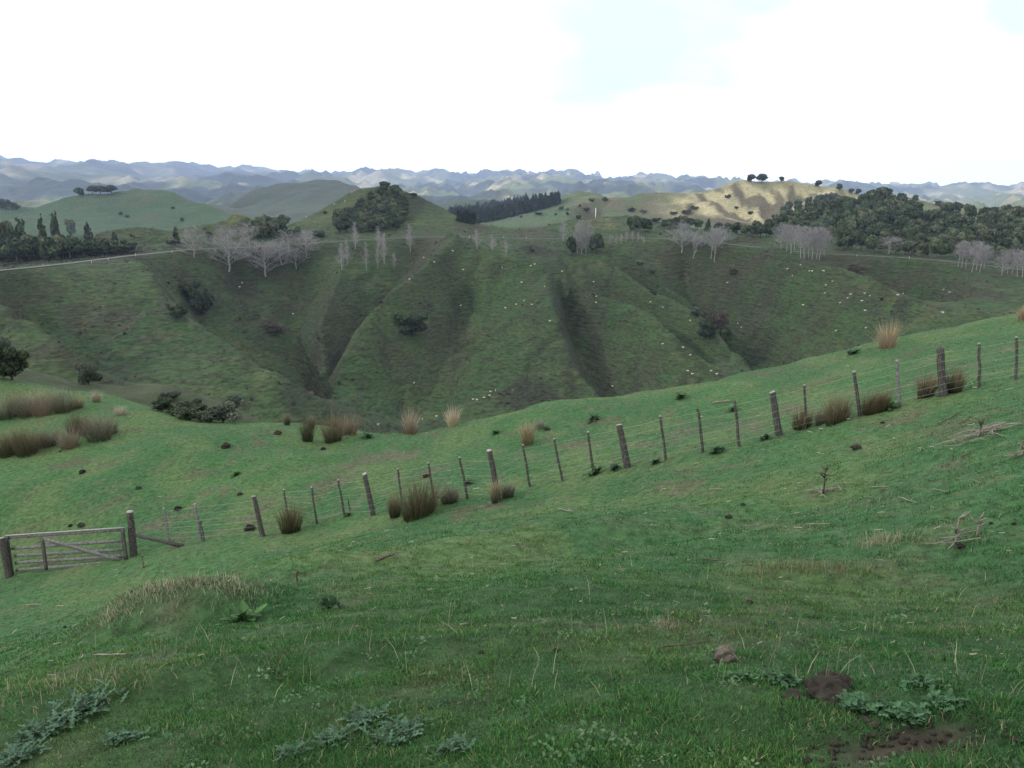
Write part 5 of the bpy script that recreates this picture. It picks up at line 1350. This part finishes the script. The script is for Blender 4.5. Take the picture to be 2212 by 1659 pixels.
main = [(1845, 440), (1872, 432), (1908, 420), (1932, 440), (1960, 446), (1984, 464), (2009, 480), (2030, 466), (2084, 462), (2134, 470), (2171, 463), (2240, 472), (2290, 480), (2290, 565), (2150, 560), (2060, 552), (1960, 545), (1900, 540), (1830, 536), (1800, 528), (1790, 500), (1800, 474), (1785, 455), (1812, 446)]
for i, (u, v) in enumerate(fill(main, 160, 18, 5, .5)):
    k = ('bush%d' % (i % 5)) if i % 4 else ('dark%d' % (i % 3))
    px_tree(k, u, v + 8, v - 22 - (i % 3) * 4, 31 - (i % 4) * 2, "dark evergreen in the dense bush covering the hill behind the groves", "tree", GF, True, "bush_tree")
sunny = [(1700, 452), (1732, 440), (1764, 432), (1800, 432), (1842, 432), (1812, 446), (1785, 455), (1800, 474), (1790, 505), (1740, 505), (1690, 500), (1655, 492), (1668, 474)]
clear = [(1742, 486), (1786, 452), (1788, 470), (1764, 490)]
GS = "smaller bush trees on the slope under the tan hill"
for i, (u, v) in enumerate(q for q in fill(sunny, 55, 12.5, 6, .55) if not inside(clear, q[0], q[1] - 4)):
    px_tree('bush%d' % (i % 5), u, v + 6, v - 13 - (i % 3) * 2, 18, "smaller green tree in the thinner bush under the tan hill", "tree", GS)
for k, u, vb, vt, w, lab in [('dark0', 1623, 393, 376, 20, "left one of two touching trees on top of the tan hill"), ('dark1', 1646, 392.5, 373, 27, "biggest wide tree on top of the tan hill"), ('dark2', 1688, 394, 381, 12, "small tree with a lean crown in the middle of the tan hill's top"),
                             ('dark0', 1768, 399, 384, 16, "egg shaped tree alone on the tan hill's skyline"), ('dark1', 1813, 412, 396, 15, "open crowned tree where the tan hill dips to the bush"), ('dark2', 1839, 419, 407, 13, "small round tree on the skyline next to the bush"),
                             ('dark0', 1854, 419, 406, 14, "small flat tree on the skyline, last before the bush"), ('dark1', 1976, 437, 420, 15, "round tree on the bright paddock behind the bush"), ('scrub0', 2038, 446, 433, 34, "wide dark shrub row at the end of the bright paddock"),
                             ('scrub1', 1620, 464, 455, 13, "dark shrub alone on the bare tan slip"), ('dark0', 1906, 432, 403, 32, "high domed tree topping the dense bush"), ('dark2', 2148, 470, 443, 30, "domed tree topping the bush near the picture edge")]:
    px_tree(k, u, vb, vt, w, lab)
for k, u, vb, vt, w, lab in [('dark0', 171, 424, 405, 23, "lone round tree left on the green hill's shoulder"), ('dark1', 200, 418, 399, 24, "first tree of the touching clump on the green hill"), ('dark2', 217, 415, 395, 26, "tallest tree of the touching clump on the green hill"), ('dark0', 241, 417, 399, 25, "last tree of the touching clump on the green hill")]:
    px_tree(k, u, vb, vt, w, lab, "tree", "trees on top of the green hill")
for i, (u, vb, vt, w) in enumerate([(4, 452, 428, 24), (16, 452, 430, 22), (28, 453, 436, 20), (38, 453, 442, 14)]):
    px_tree('dark%d' % (i % 3), u, vb, vt, w, "dark tree in the small clump cut by the picture edge below the blue range", "tree", "tree clump at the edge of the green hill")
GW = "scattered shrubs on the middle hills"
for i, (u, vb, w, h) in enumerate([(1212, 453, 11, 9), (1252, 447, 7, 6), (1201, 465, 7, 6), (1226, 464, 8, 7), (1250, 465, 12, 9), (1226, 455, 7, 6), (1125, 470, 6, 5), (1162, 463, 18, 5), (1278, 435, 14, 8), (1308, 434, 16, 9), (1266, 456, 15, 9), (1366, 457, 20, 11), (1390, 460, 14, 8), (1418, 470, 22, 9), (1481, 460, 22, 9), (1573, 428, 13, 9), (1591, 451, 9, 6), (395, 479, 9, 12), (1500, 452, 16, 8), (1455, 464, 18, 8), (262, 464, 10, 8), (275, 470, 8, 7), (110, 466, 5, 4), (375, 451, 9, 6)]):
    px_tree('scrub%d' % (i % 3), u, vb, vb - h, w, "small dark shrub dotted on the hills behind the road", "shrub", GW, False, "shrub")
GP = "pine plantation block"
rnd = random.Random(9)
for i in range(280):
    t = rnd.uniform(0, 1); u = 970 + 238 * t
    lo = np.interp(u, [968, 1028, 1106, 1206], [478, 483, 467, 440]); hi = np.interp(u, [968, 1040, 1106, 1206], [466, 456, 446, 433])
    f = rnd.uniform(0, 1) ** 1.3; v = lo + (hi - lo) * f
    p = None
    for dv in (2, 4, 6, -1, 8, 11):
        p = hit(u, v + dv, 1080.0)
        if p is not None and 1100 < depth(p) < 1750: break
        p = None
    if p is None: p = hit(u, v + 2, 500.0)
    if p is None: continue
    s = mpp(p); put_tree('pine%d' % (i % 3), p, 12 * s, (22 + rnd.uniform(0, 3)) * s, "dark pine in the solid plantation block beyond the ridge", "pine", GP, False, "pine_tree")

# shrubs and bushes on the valley side
for k, u, vb, vt, w, lab in [
    ('scrub1', 893, 722, 668, 66, "round dark bush on the flank of the main spur"), ('scrub2', 442, 680, 612, 60, "large dark shrub in the gully below the road"), ('scrub1', 412, 648, 604, 44, "thin dark shrub above the large gully shrub"),
    ('scrub0', 388, 686, 650, 36, "green bush beside the large gully shrub"), ('grey0', 1506, 684, 660, 26, "grey green bush at the head of the valley thicket"), ('scrub1', 1529, 732, 686, 40, "darkest bush in the valley thicket"), ('scrub2', 1565, 736, 700, 30, "dark bush lower right in the valley thicket"),
    ('scrub0', 1383, 572, 564, 15, "small shrub on the fence line spur"), ('scrub1', 1410, 592, 581, 15, "small shrub lower on the fence line spur"),
    ('scrub1', 26, 812, 722, 80, "big dark tree cut by the picture edge behind the knoll"), ('grey1', 12, 800, 716, 56, "pale topped grey tree at the picture edge behind the knoll"), ('grey0', 482, 911, 854, 76, "grey green bush on the near ridge below the paddock"),
    ('grey1', 192, 830, 774, 52, "dull dark bush just behind the near ridge"), ('scrub2', 392, 900, 866, 70, "dark tangle of scrub on the near ridge"), ('grey1', 368, 862, 840, 46, "pale tangled shrub above the dark scrub on the near ridge"), ('scrub0', 410, 905, 874, 60, "lowest dark scrub mass in the dip behind the paddock edge"), ('scrub1', 350, 888, 856, 44, "dark scrub nearest the knoll on the near ridge"), ('scrub2', 445, 908, 872, 50, "dark scrub pressed against the grey green bush"),
    ('scrub1', 428, 893, 862, 46, "second dark scrub tangle beside the grey green bush")]:
    px_tree(k, u, vb, vt, w, lab, "bush", None, True, "bush")
C_RED = [(.058, .044, .037), (.050, .040, .034), (.068, .050, .042)]
tree_kind('red0', 'scrub', 590, 900, .03, C_RED, th=.4)
for u, vb, vt, w, lab in [(1548, 706, 664, 46, "red brown leafless thicket above the dark valley bushes"), (1580, 594, 575, 26, "red brown shrub alone on the slope below the pale trees"), (1847, 588, 566, 30, "faint red brown shrub in the valley under the cutting"),
                          (1146, 542, 529, 14, "small rusty shrub just below the road past the spur"), (590, 716, 694, 50, "dull reddish scrub patch low in the big gully")]:
    px_tree('red0', u, vb, vt, w, lab, "shrub", None, True, "bush")

# ---------------------------------------------------------------- sheep
import bmesh
def sheep_mesh():
    pts = [(-.42, 0, .62), (-.2, 0, .66), (.08, 0, .66), (.34, 0, .64), (.52, 0, .74), (.66, 0, .74), (.80, 0, .64)]
    rad = [.17, .26, .27, .23, .13, .11, .06]
    ed = [(i, i + 1) for i in range(6)]
    for (x, y, s_) in ((-.34, .13, 0), (-.34, -.13, 0), (.30, .12, 3), (.30, -.12, 3)):
        n = len(pts); pts += [(x, y, .45), (x + (-.05 if s_ == 0 else .01), y, .24), (x, y, .0)]; rad += [.10, .05, .04]
        ed += [(0 if s_ == 0 else 3, n), (n, n + 1), (n + 1, n + 2)]
    for y in (.10, -.10):
        n = len(pts); pts.append((.62, y * 1.9, .76)); rad.append(.035); ed.append((5, n))
    n = len(pts); pts.append((-.56, 0, .56)); rad.append(.05); ed.append((0, n))
    me = bpy.data.meshes.new("sheep"); me.from_pydata(pts, ed, [])
    o = bpy.data.objects.new("sheep", me); COL.objects.link(o)
    sk = o.modifiers.new("skin", 'SKIN')
    for i, r_ in enumerate(rad): me.skin_vertices[0].data[i].radius = (r_, r_)
    me.skin_vertices[0].data[1].use_root = True
    sb = o.modifiers.new("sub", 'SUBSURF'); sb.levels = 1
    dg = bpy.context.evaluated_depsgraph_get(); out = bpy.data.meshes.new_from_object(o.evaluated_get(dg))
    bpy.data.objects.remove(o); bpy.data.meshes.remove(me)
    out.name = "sheep"; out.materials.clear(); out.materials.append(M_WOOL); return out
SHEEP = sheep_mesh()
def sheep(lst, label, group):
    for (u, v) in lst:
        p = hit(u, v + 1.5)
        if p is None: continue
        o = link("sheep", SHEEP); s = .78 if p[1] < 700 else 1.0
        o.location = tuple(p); o.rotation_euler = (0, 0, random.choice((0, 3.14, .6, -.6, 2.6, 3.7, 1.6)) + random.uniform(-.3, .3)); o.scale = (s, s, s)
        tag(o, label, "sheep", group)
c1 = [(553 + x / 4, 305.9 + y / 4) for x, y in ((915, 403), (850, 422), (830, 435), (745, 462), (767, 511), (677, 541), (597, 550), (435, 652))]
sheep(c1, "white sheep on the grassy flank of the cone shaped hill", "sheep on the cone shaped hill")
c2 = [(553 + x / 4, 305.9 + y / 4) for x, y in ((320, 1490), (1450, 1002), (1700, 945), (1540, 1042), (1325, 1190))] + [(523, 611), (517.6, 620)]
sheep(c2, "white sheep on the dark slope left of the main spur's crest", "sheep left of the main spur")
c3 = [(553 + x / 4, 305.9 + y / 4) for x, y in ((1790, 1107), (1768, 1417), (2127, 1088), (2155, 1437))] + [(1106 + x / 4, 305.9 + y / 4) for x, y in ((195, 1060), (163, 1073), (83, 1217), (281, 1252), (105, 1375), (37, 1407), (170, 1409), (326, 1551))]
sheep(c3, "white sheep on the broad green face between the two main spurs", "sheep on the broad green face")
c4 = [(1106 + x / 4, 305.9 + y / 4) for x, y in ((432, 1122), (705, 1212), (730, 1338), (725, 1390), (1195, 1386), (1303, 1433), (1538, 1547))] + [(1106 + x / 4, 720.6 + y / 4) for x, y in ((1300, 90), (1477, 121), (1540, 186), (1518, 324), (1557, 350), (1719, 324), (1769, 351), (868, 456))]
sheep(c4, "white sheep on the slanting spurs above the paddock's crest", "sheep on the slanting spurs")
c5 = [(1659 + x / 4, 305.9 + y / 4) for x, y in ((167, 1100), (211, 1158), (280, 1066), (355, 1120), (380, 1120), (480, 1118), (556, 1210), (499, 1240), (492, 1310), (712, 1321), (834, 1313), (880, 1333), (687, 1353), (622, 1395), (809, 1377), (302, 1412), (838, 1461), (844, 1612), (587, 1635))] + [(1106 + x / 4, 305.9 + y / 4) for x, y in ((1860, 1218), (1950, 1570), (1982, 1605))]
sheep(c5, "white sheep on the rounded green shoulder below the tall grove", "sheep on the rounded shoulder")
c6 = [(1659 + x / 4, 305.9 + y / 4) for x, y in ((1120, 1326), (1167, 1314), (1515, 1280), (1568, 1305), (1510, 1480))]
sheep(c6, "white sheep in the small side valley past the rounded shoulder", "sheep in the side valley")
c7 = [(553 + x / 4, 720.6 + y / 4) for x, y in ((1367, 427), (2070, 493), (2026, 503), (2018, 537), (1971, 556), (1909, 573), (1876, 570), (1438, 740), (1558, 717), (1055, 789))]
sheep(c7, "white sheep low in the valley just over the paddock's crest", "sheep low in the valley")

# ---------------------------------------------------------------- road markers and the mast
def marker(u, v, h, lab):
    p = hit(u, v); s = mpp(p); H = max(h * s, .9); m = MB()
    m.tube([Vector((0, 0, -.2)), Vector((0, 0, H * .9)), Vector((0, 0, H))], [.065, .06, .035], 8, True)
    e = m.build("marker_post", M_WHITE); e.location = tuple(p); tag(e, lab, "marker post", "white marker posts along the road")
    b = MB(); b.tube([Vector((0, 0, H * .70)), Vector((0, 0, H * .80))], [.068, .068], 8, False); b.build("reflector_band", M_STICKD, e)
for u, v, h, lab in [(93, 575, 5, "white road marker post nearest the picture edge"), (198, 568, 5, "white road marker post under the second pointed evergreen"), (234, 562, 5, "white road marker post under the end of the bank trees"), (293, 553, 6, "white road marker post on the bank side of the road before the leafless trees"),
                     (372, 545, 5, "white road marker post just before the round leafless tree"), (1014, 514, 5, "white road marker post just past the spur's top"), (1088, 514, 4, "white road marker post by the thin poplars past the spur"), (1137, 517, 7, "tallest white marker post on the open stretch of road"),
                     (1323, 514, 4, "white marker post at the saplings"), (1386, 515, 4, "white marker post at the last sapling"), (1851, 553, 4, "white marker post left of the road cutting"), (1964, 559, 6, "white marker post by the yellow road cutting")]:
    marker(u, v, h, lab)
p = hit(1286.5, 470); s = mpp(p); m = MB(); H = 20 * s
m.tube([Vector((0, 0, -.3)), Vector((0, 0, H * .5)), Vector((0, 0, H))], [.24, .22, .18], 10, True)
e = m.build("mast", M_WHITE); e.location = tuple(p); tag(e, "tall plain white mast standing on the green mound behind the road", "mast")
m = MB(); m.tube([Vector((0, 0, H)), Vector((0, 0, H * 1.04))], [.22, .12], 10, True); m.build("cap", M_LICHEN, e)

# ---------------------------------------------------------------- fern and rush growing in patches over the valley side, too many to count
r = np.random.default_rng(91)
pr = (np.clip(scrubw, 0, 1) * .9 + .03).ravel() * (np.hypot(MX, MY) < 520).ravel() * (dist > 6).ravel(); pr = pr / pr.sum()
ii = r.choice(len(pr), 16000, p=pr)
x = MX.ravel()[ii] + r.uniform(-1, 1, len(ii)); y = MY.ravel()[ii] + r.uniform(-1, 1, len(ii)); z = F_MID(x, y)
sz = r.uniform(.14, .46, len(ii)) * (1 + 1.2 * (r.uniform(0, 1, len(ii)) < .06)); m_ = 6
cx = np.repeat(np.stack([x, y, z], 1), m_, 0); s_ = np.repeat(sz, m_)[:, None]; n = len(cx)
d = r.normal(0, 1, (n, 3)); d[:, 2] = np.abs(d[:, 2]); d /= np.linalg.norm(d, axis=1)[:, None]
C = cx + d * s_ * .6; nn = d + r.normal(0, .4, (n, 3)); nn /= np.linalg.norm(nn, axis=1)[:, None]
a = np.cross(nn, r.normal(0, 1, (n, 3))); a /= np.linalg.norm(a, axis=1)[:, None]; b = np.cross(nn, a); a = a * s_ * .6; b = b * s_ * .6
V = np.stack([C - a - b * .7, C + a * .8 - b, C + a + b * .8, C - a * .6 + b], 1).reshape(-1, 3)
base_c = np.array([(.026, .040, .020), (.045, .050, .026), (.075, .062, .040), (.034, .056, .026)])[r.integers(0, 4, len(ii))] * r.uniform(.7, 1.4, (len(ii), 1))
o = link("undergrowth", mk_mesh("undergrowth", V, [np.arange(n * 4).reshape(-1, 4)], np.repeat(base_c, m_ * 4, 0)), M_LEAF); tag(o, kind="stuff")
